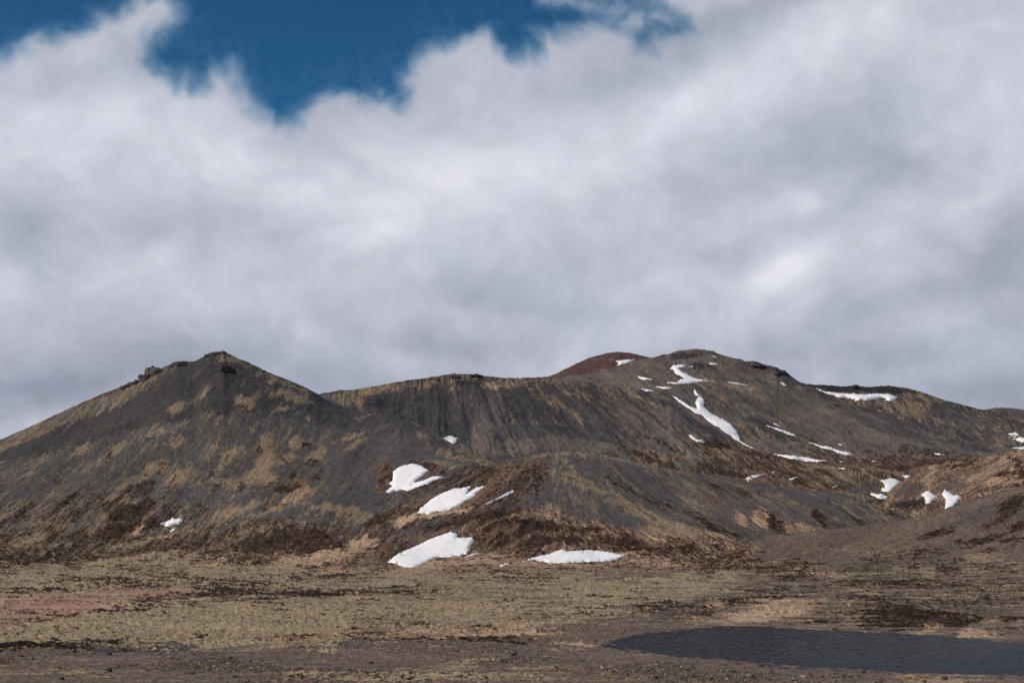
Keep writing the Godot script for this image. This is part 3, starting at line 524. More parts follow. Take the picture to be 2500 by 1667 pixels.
func grow_columns(k: int) -> void:
	var l: Dictionary = work.layer
	var per: int = work.per
	var c0 := k * per
	var c1 := mini(l.cols, c0 + per)
	var how: Dictionary = l.how
	var rows: int = l.rows
	var pos := PackedVector3Array()
	var col := PackedColorArray()
	var kin := PackedByteArray()
	pos.resize((c1 - c0) * rows)
	col.resize((c1 - c0) * rows)
	kin.resize((c1 - c0) * rows)
	var nl: int = l.lines
	var gully: float = how.get("gully", 0.0)
	var gully_w: float = how.get("gully_w", 40.0)
	var bump: float = how.get("bump", 0.0)
	var stretch: float = how.get("stretch", 5.0)
	var shears: Array = how.get("shear", [[0, 0.0]])
	var map: Array = cover_near if how.get("near", false) else cover_far
	var near_layer: bool = how.get("near", false)
	var jit: float = how.get("jit", 1.0)
	var foot_line: int = how.get("foot", 1)
	var streak: float = how.get("streak", 0.34)
	var fine: float = how.get("fine", 0.17)
	var low: float = how.get("low", 0.0)
	var swell: float = how.get("swell", 0.0)
	var yc: float = how.get("yc", 1050.0)
	var plain_rows: int = how.get("plain_rows", 0)
	var grain_px: float = how.get("grain", 1.0)
	var rng := RandomNumberGenerator.new()
	rng.seed = hash(l.called) + k * 977
	var h := PackedFloat32Array()
	var d := PackedFloat32Array()
	var m := PackedFloat32Array()
	h.resize(nl)
	d.resize(nl)
	m.resize(nl)
	var weights := PackedFloat32Array()
	weights.resize(KINDS)
	for c in range(c0, c1):
		var x: float = l.x0 + c * l.step
		var shear := along(shears, x, 1)
		var bend := (along(shears, x + 20.0, 1) - along(shears, x - 20.0, 1)) / 40.0
		for n in nl:
			h[n] = l.hs[n][c]
			d[n] = l.ds[n][c]
			if n > 0 and d[n] < d[n - 1] + 0.5:
				d[n] = d[n - 1] + 0.5
		# monotone slopes
		for n in nl:
			if n == 0:
				m[n] = (h[1] - h[0]) / (d[1] - d[0])
			elif n == nl - 1:
				m[n] = (h[n] - h[n - 1]) / (d[n] - d[n - 1])
			else:
				var sa := (h[n] - h[n - 1]) / (d[n] - d[n - 1])
				var sb := (h[n + 1] - h[n]) / (d[n + 1] - d[n])
				m[n] = 0.0 if sa * sb <= 0.0 else 2.0 * sa * sb / (sa + sb)
		var d_foot := d[foot_line]
		var nl_ridge_d := d[nl - 3] if nl > 3 else d[1]
		var at := (c - c0) * rows
		var row := 0
		var prev_y := 2000.0
		for n in nl - 1:
			var count: int = l.seg[n]
			var span := d[n + 1] - d[n]
			for r in range(0 if n == 0 else 1, count + 1):
				var t := float(r) / count
				var depth: float
				if row < plain_rows:
					depth = 1.0 / lerpf(1.0 / d[n], 1.0 / d[n + 1], t)
					t = (depth - d[n]) / span
				else:
					depth = d[n] + span * t
				var t2 := t * t
				var t3 := t2 * t
				var y := (2 * t3 - 3 * t2 + 1) * h[n] + (t3 - 2 * t2 + t) * span * m[n] + (3 * t2 - 2 * t3) * h[n + 1] + (t3 - t2) * span * m[n + 1]
				var wx := (x - CX) / F * depth
				var py := HORIZON - (y - EYE) / depth * F
				# what covers this spot
				var na: float
				var nb: float
				var sa: float
				var sb: float
				var on_plain := row < plain_rows
				var flat := on_plain
				if not on_plain and near_layer and py > 1330.0:
					flat = py > 1362.0 + 34.0 * n_patch.get_noise_2d(wx * 0.05, depth * 0.03)
				var pf := 0.0095 if flat else 0.026
				var dd := depth if on_plain else d_foot + (depth - d_foot) * 2.6
				if flat:
					na = wx * 7.0
					nb = dd * 22.0
					sa = wx * 0.12
					sb = dd * 0.75
				else:
					var sh := shear * (1.0 + low * clampf((py - 960.0) / 150.0, 0.0, 1.0))
					na = x - sh * (py - yc)
					nb = py / stretch
					sa = na * fine
					sb = py * 0.018
				var jx := n_fine.get_noise_2d(na * 0.045, nb * 0.045 + 70.0) * 9.0 * jit + rng.randf_range(-3.0, 3.0)
				var jy := n_fine.get_noise_2d(na * 0.045 + 90.0, nb * 0.045) * (5.0 if flat else 9.0) * jit + rng.randf_range(-2.5, 2.5)
				if py > 1330.0:
					jy += n_patch.get_noise_2d(wx * 0.084, dd * 0.154 + 20.0) * 22.0
					jx += n_patch.get_noise_2d(wx * 0.084 + 40.0, dd * 0.154) * 50.0
				var gx := clampi(int((x + jx - MAPX) / CELL), 0, MAPW - 1)
				var gy := clampi(int((minf(py, 1715.0) + jy - MAPY) / CELL), 0, MAPH - 1)
				var cell := gy * MAPW + gx
				var best := -9.0
				var second := -9.0
				var bi := 0
				var si := 0
				for q in KINDS:
					var w: float = map[q][cell]
					weights[q] = w
					if w > 0.04:
						if q == TAN:
							w += 0.13
						var s := w + (0.62 if flat else 0.42) * n_patch.get_noise_2d(na * pf + q * 17.3, nb * pf - q * 11.9) + (0.20 if flat else 0.30) * n_fine.get_noise_2d(na * pf * 4.2 - q * 7.1, nb * pf * 4.2 + q * 5.3) + (0.42 if flat else streak) * n_fine.get_noise_2d(sa + q * 3.7, sb - q * 9.1) + rng.randf_range(-0.16, 0.16) * (0.6 if flat else 1.0)
						if s > best:
							second = best
							si = bi
							best = s
							bi = q
						elif s > second:
							second = s
							si = q
				var g := n_fine.get_noise_2d(na * 0.16, nb * 0.16) * 0.55 + 0.5 + rng.randf_range(-0.42, 0.42) * grain_px
				var color: Color = tone_a[bi].lerp(tone_b[bi], clampf(g, -0.15, 1.25))
				if second > -1.0 and best - second < 0.26:
					var other: Color = tone_a[si].lerp(tone_b[si], clampf(g, -0.15, 1.25))
					color = other.lerp(color, 0.5 + 0.5 * (best - second) / 0.26)
				var wide := 1.0 + 0.30 * n_patch.get_noise_2d(na * 0.006 + 3.0, nb * 0.012)
				var warm := 0.05 * n_fine.get_noise_2d(na * 0.02 + 50.0, nb * 0.02)
				color = Color(color.r * (wide + warm), color.g * wide, color.b * (wide - warm))
				if bi == MOSS and not flat:
					color = Color(color.r * 0.78, color.g * 0.75, color.b * 0.79)   # thinner moss, scree shows through
				# relief
				var rise := 0.0
				if on_plain:
					var wet := pond_depth(x, py)
					var calm := 1.0
					if wet > -60.0:
						calm = clampf(-wet / 40.0, 0.0, 1.0)
						if wet > -3.0:
							rise -= 0.55 * smoothstep(-3.0, 9.0, wet)
					rise += n_bump.get_noise_2d(wx * 0.045, depth * 0.045) * 0.6 * calm * smoothstep(80.0, 130.0, depth) * smoothstep(d_foot, d_foot - 40.0, depth)
					var cushion: float = weights[MOSS] * 0.85 + weights[HEATH] * 1.2 + weights[TAN] * 0.8 + weights[RUST] * 0.9 + 0.18
					rise += ((absf(n_bump.get_noise_2d(wx * 0.62, depth * 0.36 + 40.0)) * 0.40 - 0.07) + n_bump.get_noise_2d(wx * 2.3, depth * 1.6) * 0.10) * cushion * (0.25 + 0.75 * calm)
				else:
					if flat:
						rise += (absf(n_bump.get_noise_2d(wx * 0.62, dd * 0.36 + 40.0)) * 0.40 - 0.07) * (0.2 + weights[MOSS] + weights[HEATH])
					var fade := clampf((nl_ridge_d - depth) / 40.0, 0.12, 1.0)
					var start := smoothstep(d_foot, d_foot + 30.0, depth) if near_layer else 1.0
					fade *= start
					rise += swell * fade * n_bump.get_noise_2d(wx * 0.016, depth * 0.011 + 8.0)
					var depth_of := 0.35 + 1.1 * absf(n_patch.get_noise_2d(na / gully_w * 0.23 + 9.0, nb / gully_w * 0.2))
					rise += gully * depth_of * fade / maxf(1.0, pow(absf(1.0 - bend * (py - yc)), 2.0)) * n_bump.get_noise_2d(na / gully_w, nb / gully_w * 0.5 + 5.0)
					rise += bump * start * n_bump.get_noise_2d(wx * 0.22, depth * 0.16) * (0.5 + weights[HEATH] * 1.4 + weights[MOSS] * 0.5 + weights[BLACK] * 0.5)
					rise += bump * start * 0.35 * n_fine.get_noise_2d(wx * 0.8, depth * 0.5)
				pos[at + row] = Vector3(wx, y + rise, -depth)
				col[at + row] = color
				kin[at + row] = bi
				row += 1
	chunk_results[k] = [pos, col, kin]


func shade_columns(k: int) -> void:
	var l: Dictionary = work.layer
	var per: int = work.per
	var c0 := k * per
	var c1 := mini(l.cols, c0 + per)
	var rows: int = l.rows
	var cols: int = l.cols
	var pos: PackedVector3Array = l.pos
	var out := PackedVector3Array()
	out.resize((c1 - c0) * rows)
	for c in range(c0, c1):
		var ca := maxi(0, c - 1) * rows
		var cb := mini(cols - 1, c + 1) * rows
		var cc := c * rows
		var o := (c - c0) * rows
		for r in rows:
			var across := pos[cb + r] - pos[ca + r]
			var away := pos[cc + mini(rows - 1, r + 1)] - pos[cc + maxi(0, r - 1)]
			out[o + r] = across.cross(away).normalized()
	chunk_results[k] = out


func grow(l: Dictionary) -> void:
	var per := 16
	work = {"layer": l, "per": per}
	var n := int(ceil(float(l.cols) / per))
	in_threads(grow_columns, n)
	var pos := PackedVector3Array()
	var col := PackedColorArray()
	var kin := PackedByteArray()
	for k in n:
		pos.append_array(chunk_results[k][0])
		col.append_array(chunk_results[k][1])
		kin.append_array(chunk_results[k][2])
	l.kin = kin
	l.pos = pos
	l.col = col
	in_threads(shade_columns, n)
	var nor := PackedVector3Array()
	for k in n:
		nor.append_array(chunk_results[k])
	l.nor = nor


# one object from those quads of a layer for which rows [r0, r1) and the test keep them
func land(l: Dictionary, called: String, label: String, m: Material, r0 := 0, r1 := -1, divide := [], right := false) -> MeshInstance3D:
	var rows: int = l.rows
	if r1 < 0:
		r1 = rows - 1
	var idx := PackedInt32Array()
	var cols: int = l.cols
	var tested := divide.size() > 0
	for c in cols - 1:
		var a := c * rows
		var b := a + rows
		for r in range(r0, r1):
			if tested:
				var p: Vector3 = l.pos[a + r]
				if (l.x0 + c * l.step >= along(divide, HORIZON - (p.y - EYE) / -p.z * F, 1)) != right:
					continue
			idx.append_array(PackedInt32Array([a + r, a + r + 1, b + r, b + r, a + r + 1, b + r + 1]))
	var arr := []
	arr.resize(Mesh.ARRAY_MAX)
	if r0 == 0 and r1 == rows - 1 and not tested:
		arr[Mesh.ARRAY_VERTEX] = l.pos
		arr[Mesh.ARRAY_NORMAL] = l.nor
		arr[Mesh.ARRAY_COLOR] = l.col
		arr[Mesh.ARRAY_INDEX] = idx
	else:
		var to := PackedInt32Array()
		to.resize(l.pos.size())
		to.fill(-1)
		var v := PackedVector3Array()
		var nn := PackedVector3Array()
		var cc := PackedColorArray()
		for i in idx.size():
			var j := idx[i]
			if to[j] < 0:
				to[j] = v.size()
				v.append(l.pos[j])
				nn.append(l.nor[j])
				cc.append(l.col[j])
			idx[i] = to[j]
		arr[Mesh.ARRAY_VERTEX] = v
		arr[Mesh.ARRAY_NORMAL] = nn
		arr[Mesh.ARRAY_COLOR] = cc
		arr[Mesh.ARRAY_INDEX] = idx
	var mesh := ArrayMesh.new()
	mesh.add_surface_from_arrays(Mesh.PRIMITIVE_TRIANGLES, arr)
	mesh.surface_set_material(0, m)
	var o := MeshInstance3D.new()
	o.name = called
	o.mesh = mesh
	o.set_meta("kind", "structure")
	o.set_meta("label", label)
	add_child(o)
	return o


func earth(roughness := 0.95) -> StandardMaterial3D:
	var m := StandardMaterial3D.new()
	m.vertex_color_use_as_albedo = true
	m.roughness = roughness
	m.metallic_specular = 0.25
	return m


const RIDGE_LEFT := [[-320, 1200, 545], [0, 1074, 555], [71, 1043, 558], [143, 1011, 562], [200, 986, 566], [250, 964, 570], [296, 946, 574], [307, 940, 575], [339, 930, 577], [393, 900, 580], [414, 893, 582], [434, 885, 583], [450, 885, 584], [475, 884, 586], [500, 870, 588], [511, 864, 589], [529, 861, 590], [545, 858, 590], [554, 865, 591], [579, 877, 592], [607, 889, 593], [643, 907, 594], [679, 923, 594], [714, 938, 594], [750, 955, 593], [771, 965, 592], [786, 975, 591], [815, 990, 590], [850, 1003, 586], [901, 1013, 580], [940, 1013, 573], [973, 1015, 565], [1001, 1029, 556], [1044, 1050, 546], [1080, 1071, 536], [1116, 1093, 526], [1151, 1111, 514], [1187, 1125, 504], [1208, 1132, 498], [1230, 1126, 494], [1259, 1119, 490], [1312, 1109, 486], [1359, 1104, 485], [1401, 1103, 485], [1437, 1105, 485], [1473, 1110, 485], [1509, 1118, 484], [1544, 1127, 483], [1580, 1136, 482], [1616, 1145, 481], [1670, 1154, 480], [1731, 1161, 478], [1803, 1173, 475], [1874, 1184, 473], [1946, 1196, 471], [2017, 1208, 470], [2089, 1225, 468], [2160, 1241, 467], [2239, 1262, 465], [2400, 1300, 462], [2880, 1380, 455]]
const RIDGE_MID := [[640, 1010, 780], [700, 985, 784], [775, 962, 790], [830, 956, 800], [866, 955, 805], [919, 946, 812], [973, 934, 820], [998, 929, 824], [1023, 927, 828], [1062, 921, 834], [1080, 918, 836], [1101, 915, 840], [1126, 915, 843], [1151, 915, 846], [1166, 914, 848], [1187, 918, 850], [1223, 923, 855], [1259, 925, 860], [1294, 925, 864], [1341, 923, 870], [1366, 925, 872], [1416, 931, 876], [1508, 943, 880], [1570, 956, 880], [1610, 968, 880], [1640, 986, 878], [1700, 1030, 870], [1760, 1075, 862], [1830, 1112, 852], [1900, 1140, 842], [2000, 1180, 830]]
const RIDGE_SUMMIT := [[1240, 960, 1220], [1341, 924, 1230], [1387, 916, 1240], [1437, 908, 1250], [1491, 900, 1260], [1530, 896, 1270], [1570, 890, 1280], [1600, 884, 1285], [1616, 879, 1290], [1634, 874, 1290], [1660, 866, 1295], [1689, 863, 1300], [1714, 863, 1300], [1742, 864, 1300], [1753, 870, 1300], [1774, 875, 1295], [1814, 887, 1290], [1831, 892, 1288], [1846, 892, 1286], [1874, 898, 1282], [1896, 902, 1280], [1903, 908, 1278], [1917, 911, 1276], [1931, 922, 1272], [1946, 931, 1268], [1963, 938, 1262], [2017, 962, 1245], [2088, 994, 1220], [2160, 1015, 1190], [2206, 1036, 1170], [2267, 1055, 1150], [2338, 1075, 1130], [2428, 1093, 1110], [2500, 1103, 1100], [2880, 1130, 1060]]


func make_terrain() -> void:
	var dirt := earth()
	# the plain in front and the hills that rise from it, one continuous surface
	var front := prepare("front", -220, 2720, 2.9, [
		[[-220, 2860, 4]], [[-220, 1725, 80]], [[-220, 1392, 343]],
		[[-220, 1325, 432], [0, 1322, 432], [200, 1318, 434], [400, 1305, 436], [540, 1276, 438], [650, 1247, 438], [768, 1223, 440], [860, 1221, 440], [945, 1207, 440], [1020, 1196, 438], [1090, 1192, 434], [1208, 1196, 424], [1360, 1210, 418], [1500, 1238, 412], [1660, 1268, 406], [1800, 1296, 400], [2000, 1318, 392], [2240, 1326, 390], [2720, 1380, 390]],
		RIDGE_LEFT, {"farther": 45.0, "lower": 14.0}, {"farther": 160.0, "lower": 50.0}],
		[16, 330, 120, 235, 8, 5], [0, 0, 0, 90, 2, 6, 10],
		{"plain_rows": 347, "gully": 1.2, "gully_w": 80.0, "bump": 0.5, "stretch": 2.4, "yc": 1330.0, "near": true, "foot": 2, "streak": 0.5, "swell": 2.6, "shear": [[-220, -1.7], [150, -1.6], [400, -1.1], [560, -0.85], [760, -0.75], [900, -0.8], [1050, -0.95], [1220, -1.25], [1300, -0.9], [1380, 0.4], [1500, 1.5], [1650, 1.9], [2300, 1.6]]})
	grow(front)
	land(front, "ground", "gravel and moss plain with straw coloured grass", dirt, 0, 346)
	# the valley between mountain and hill runs down to the left
	var valley := [[1100, 1240], [1132, 1208], [1165, 1110], [1260, 1000], [1330, 880], [1400, 830]]
	land(front, "scree_mountain", "dark scree mountain with pale moss flecks and a rocky top", dirt, 346, -1, valley, false)
	land(front, "rounded_hill", "rounded grey hill with heath and snow on its flank", dirt, 346, -1, valley, true)

	var slope := prepare("gravel_slope", 1640, 2720, 2.9, [
		[[1640, 1455, 228], [2720, 1455, 228]],
		[[1640, 1404, 325], [1750, 1396, 330], [2000, 1384, 328], [2250, 1374, 325], [2500, 1364, 322], [2720, 1352, 322]],
		[[1640, 1412, 352], [1700, 1392, 358], [1780, 1350, 366], [1830, 1324, 371], [1860, 1314, 374], [1935, 1303, 378], [2017, 1294, 382], [2106, 1284, 386], [2196, 1271, 390], [2246, 1260, 393], [2303, 1244, 396], [2338, 1232, 400], [2392, 1218, 405], [2446, 1202, 410], [2500, 1187, 415], [2720, 1125, 430]],
		{"farther": 22.0, "lower": 5.0}, {"farther": 60.0, "lower": 16.0}],
		[70, 110, 8, 4], [0, 40, 3, 4, 6],
		{"plain_rows": 71, "near": true, "swell": 0.8, "yc": 1330.0, "gully": 0.4, "gully_w": 60.0, "bump": 0.25, "stretch": 2.0, "shear": [[1640, -2.5], [2720, -2.0]]})
	grow(slope)
	land(slope, "gravel_slope", "bare brown gravel slope rising to the right of the plain", dirt)

	var bluff := prepare("brown_hill", 2148, 2720, 2.6, [
		[[2148, 1305, 470], [2720, 1300, 470]],
		[[2148, 1290, 500], [2162, 1243, 512], [2190, 1238, 520], [2260, 1228, 525], [2330, 1215, 530], [2500, 1170, 560], [2720, 1140, 580]],
		[[2148, 1295, 545], [2156, 1262, 545], [2160, 1236, 546], [2164, 1219, 548], [2171, 1203, 552], [2182, 1190, 560], [2196, 1179, 570], [2231, 1161, 590], [2267, 1151, 605], [2321, 1138, 620], [2374, 1129, 632], [2446, 1115, 648], [2500, 1102, 660], [2720, 1050, 690]],
		{"farther": 30.0, "lower": 6.0}, {"farther": 80.0, "lower": 30.0}],
		[24, 74, 8, 4], [4, 8, 0, 4, 6],
		{"gully": 0.9, "gully_w": 50.0, "bump": 0.5, "stretch": 3.0, "shear": [[2148, -1.0], [2250, -2.0], [2720, -2.6]]})
	grow(bluff)
	land(bluff, "brown_hill", "brown grassy hill with a layered bluff at its end", dirt)

	var main := prepare("summit_mountain", 1240, 2720, 2.9, [
		[[1240, 1300, 560], [2720, 1300, 560]],
		[[1240, 1190, 620], [1440, 1186, 620], [1700, 1186, 618], [1900, 1206, 612], [2100, 1228, 606], [2250, 1248, 600], [2500, 1215, 640], [2720, 1215, 640]],
		[[1240, 1140, 690], [1440, 1140, 690], [1600, 1131, 700], [1700, 1126, 716], [1900, 1136, 720], [2000, 1146, 716], [2100, 1146, 722], [2300, 1136, 780], [2500, 1126, 840], [2720, 1150, 840]],
		[[1240, 1100, 770], [1440, 1100, 780], [1700, 1084, 820], [1900, 1094, 840], [2100, 1094, 870], [2300, 1098, 940], [2500, 1114, 980], [2720, 1140, 980]],
		[[1240, 1000, 960], [1440, 1000, 980], [1560, 960, 1010], [1700, 950, 1030], [1800, 985, 1030], [1900, 1010, 1030], [2100, 1045, 1030], [2300, 1080, 1040], [2500, 1109, 1050], [2720, 1135, 1030]],
		RIDGE_SUMMIT, {"farther": 60.0, "lower": 14.0}, {"farther": 300.0, "lower": 80.0}],
		[8, 34, 34, 60, 84, 6, 4], [6, 40, 40, 60, 60, 1, 4, 6],
		{"streak": 0.45, "jit": 0.5, "swell": 4.5, "fine": 0.11, "yc": 1100.0, "gully": 1.6, "gully_w": 60.0, "bump": 0.9, "stretch": 3.5, "shear": [[1240, 1.1], [1600, 1.4], [1800, 1.7], [2000, 2.1], [2200, 2.5], [2720, 3.0]]})
	grow(main)
	land(main, "summit_mountain", "broad brown mountain with a flat summit above the valley", dirt)

	var mid := prepare("dark_ridge", 640, 1960, 2.9, [
		[[640, 1200, 610], [1960, 1230, 640]],
		[[640, 1050, 650], [800, 1040, 655], [901, 1060, 655], [1000, 1085, 650], [1100, 1122, 640], [1208, 1152, 632], [1300, 1142, 640], [1450, 1132, 660], [1600, 1150, 680], [1800, 1185, 690], [1960, 1215, 690]],
		[[640, 1020, 715], [800, 992, 725], [900, 996, 735], [1000, 1000, 745], [1100, 1006, 755], [1300, 1010, 770], [1500, 1034, 780], [1650, 1058, 786], [1800, 1118, 780], [1960, 1180, 770]],
		RIDGE_MID, {"farther": 40.0, "lower": 10.0}, {"farther": 160.0, "lower": 50.0}],
		[10, 60, 80, 6, 4], [6, 50, 40, 1, 4, 6],
		{"streak": 0.55, "jit": 0.7, "swell": 5.0, "gully": 2.0, "gully_w": 46.0, "bump": 1.0, "stretch": 5.0, "shear": [[640, -0.3], [1000, -0.1], [1100, 0.1], [1250, 0.5], [1400, 0.9], [1600, 1.25], [1960, 1.5]]})
	grow(mid)
	land(mid, "dark_ridge", "dark gullied ridge with moss along its crest", dirt)

	var red := prepare("red_cinder_hill", 1290, 1680, 2.9, [
		[[1290, 975, 1330], [1680, 960, 1330]],
		[[1290, 950, 1480], [1341, 923, 1480], [1387, 899, 1480], [1437, 875, 1485], [1459, 870, 1490], [1484, 864, 1495], [1509, 862, 1500], [1537, 864, 1500], [1566, 870, 1500], [1591, 876, 1500], [1620, 882, 1500], [1680, 900, 1500]],
		{"farther": 60.0, "lower": 16.0}, {"farther": 200.0, "lower": 60.0}],
		[50, 5, 3], [10, 2, 4, 6],
		{"jit": 0.4, "gully": 2.0, "gully_w": 16.0, "bump": 0.9, "stretch": 6.0, "shear": [[1290, -0.9], [1480, -0.9], [1680, 0.5]]})
	grow(red)
	land(red, "red_cinder_hill", "rounded dark red cinder hill behind the ridge", dirt)

	var rim := prepare("crater_rim", 1900, 2720, 2.9, [
		[[1900, 1130, 1300], [2720, 1140, 1300]],
		[[1900, 1060, 1550], [2100, 1030, 1560], [2250, 1050, 1550], [2400, 1080, 1500], [2720, 1100, 1480]],
		[[1900, 985, 1760], [2000, 960, 1800], [2160, 972, 1820], [2230, 976, 1800], [2300, 1000, 1760], [2420, 1036, 1720], [2720, 1050, 1700]],
		[[1900, 934, 1830], [1956, 936, 1840], [1981, 940, 1850], [2046, 943, 1860], [2080, 943, 1865], [2090, 940, 1866], [2100, 944, 1867], [2128, 946, 1870], [2167, 943, 1870], [2217, 949, 1865], [2260, 961, 1860], [2303, 975, 1850], [2356, 993, 1840], [2410, 1003, 1830], [2500, 1011, 1820], [2720, 1030, 1800]],
		{"farther": 60.0, "lower": 14.0}, {"farther": 300.0, "lower": 90.0}],
		[10, 30, 36, 5, 3], [6, 40, 20, 1, 4, 6],
		{"jit": 0.4, "swell": 7.0, "gully": 2.0, "gully_w": 40.0, "bump": 2.0, "stretch": 2.5, "shear": [[1900, 0.8], [2300, 1.6], [2720, 2.5]]})
	grow(rim)
	land(rim, "crater_rim", "distant hill with a black rock rim above snow", dirt)

	var far_hill := prepare("far_hill", 2250, 2800, 5.0, [
		[[2250, 1080, 2600], [2800, 1080, 2600]],
		[[2250, 1040, 3200], [2370, 1010, 3200], [2412, 1002, 3200], [2430, 999, 3200], [2450, 998, 3200], [2475, 999, 3200], [2500, 1003, 3200], [2560, 1010, 3200], [2800, 1020, 3200]],
		{"farther": 300.0, "lower": 60.0}],
		[12, 4], [6, 6, 6],
		{"gully": 3.0, "gully_w": 40.0, "bump": 2.0, "stretch": 2.0})
	grow(far_hill)
	land(far_hill, "far_hill", "low dark hill on the skyline at the far end", dirt)

	# open country all round, under and beyond the hills
	var sheet := PlaneMesh.new()
	sheet.size = Vector2(16000, 16000)
	var sm := StandardMaterial3D.new()
	sm.albedo_color = Color(0.12, 0.10, 0.08).linear_to_srgb()
	sm.roughness = 1.0
	var o := MeshInstance3D.new()
	o.name = "lowland"
	o.mesh = sheet
	o.material_override = sm
	o.position = Vector3(0, -6.0, 0)
	o.set_meta("kind", "structure")
	add_child(o)


# ---------------------------------------------------------------- pond
func make_pond() -> void:
	var v := PackedVector3Array()
	var idx := PackedInt32Array()
	var level := -0.10
	var cols := 420
	var rows := 150
	var nb := FastNoiseLite.new()
	nb.seed = 5
	nb.frequency = 1.0
	nb.fractal_octaves = 3
	for c in cols + 1:
		var x := 1470.0 + 1270.0 * c / cols
		var ya := along(SHORE_FAR, x, 1) - 6.0
		var yb := along(SHORE_NEAR, x, 1) + 8.0
		for r in rows + 1:
			var y := lerpf(yb, ya, float(r) / rows)
			var d := EYE * F / (y - HORIZON)
			var wx := (x - CX) / F * d
			var wave := nb.get_noise_2d(wx * 0.9 + d * 0.25, d * 0.55) * 0.045 + nb.get_noise_2d(wx * 2.6, d * 1.7 + 30.0) * 0.018
			v.append(Vector3(wx, level + wave, -d))
	for c in cols:
		for r in rows:
			var a := c * (rows + 1) + r
			var b := a + rows + 1
			idx.append_array(PackedInt32Array([a, a + 1, b, b, a + 1, b + 1]))
	var st := SurfaceTool.new()
	st.begin(Mesh.PRIMITIVE_TRIANGLES)
	for q in v:
		st.add_vertex(q)
	for i in idx:
		st.add_index(i)
	st.generate_normals()
	var m := StandardMaterial3D.new()
	m.albedo_color = Color(0.010, 0.015, 0.024).linear_to_srgb()
	m.roughness = 0.12
	m.metallic_specular = 0.03
	var o := MeshInstance3D.new()
	o.name = "pond_water"
	o.mesh = st.commit()
	o.material_override = m
	o.set_meta("kind", "structure")
	o.set_meta("label", "dark rippled pond in the gravel plain")
	add_child(o)


# ---------------------------------------------------------------- snow
func spot_on(l: Dictionary, x: float, y: float) -> Vector3:
	# the point of a layer's visible side that the photograph shows at this pixel
	var fc := clampf((x - l.x0) / l.step, 0.0, l.cols - 1.001)
	var c := int(fc)
	var out := Vector3.ZERO
	for side in 2:
		var base: int = (c + side) * l.rows
		var first: int = l.how.get("plain_rows", 0)
		first = maxi(0, first - 40)
		var found := false
		var last: Vector3 = l.pos[base + first]
		var last_y: float = HORIZON - (last.y - EYE) / -last.z * F
		for r in range(first + 1, l.rows):
			var p: Vector3 = l.pos[base + r]
			var py: float = HORIZON - (p.y - EYE) / -p.z * F
			if py <= y and last_y > y:
				var t := (last_y - y) / (last_y - py)
				out += last.lerp(p, t) * (1.0 - (fc - c) if side == 0 else fc - c)
				found = true
				break
			last = p
			last_y = py
		if not found:
			return Vector3.INF
	return out


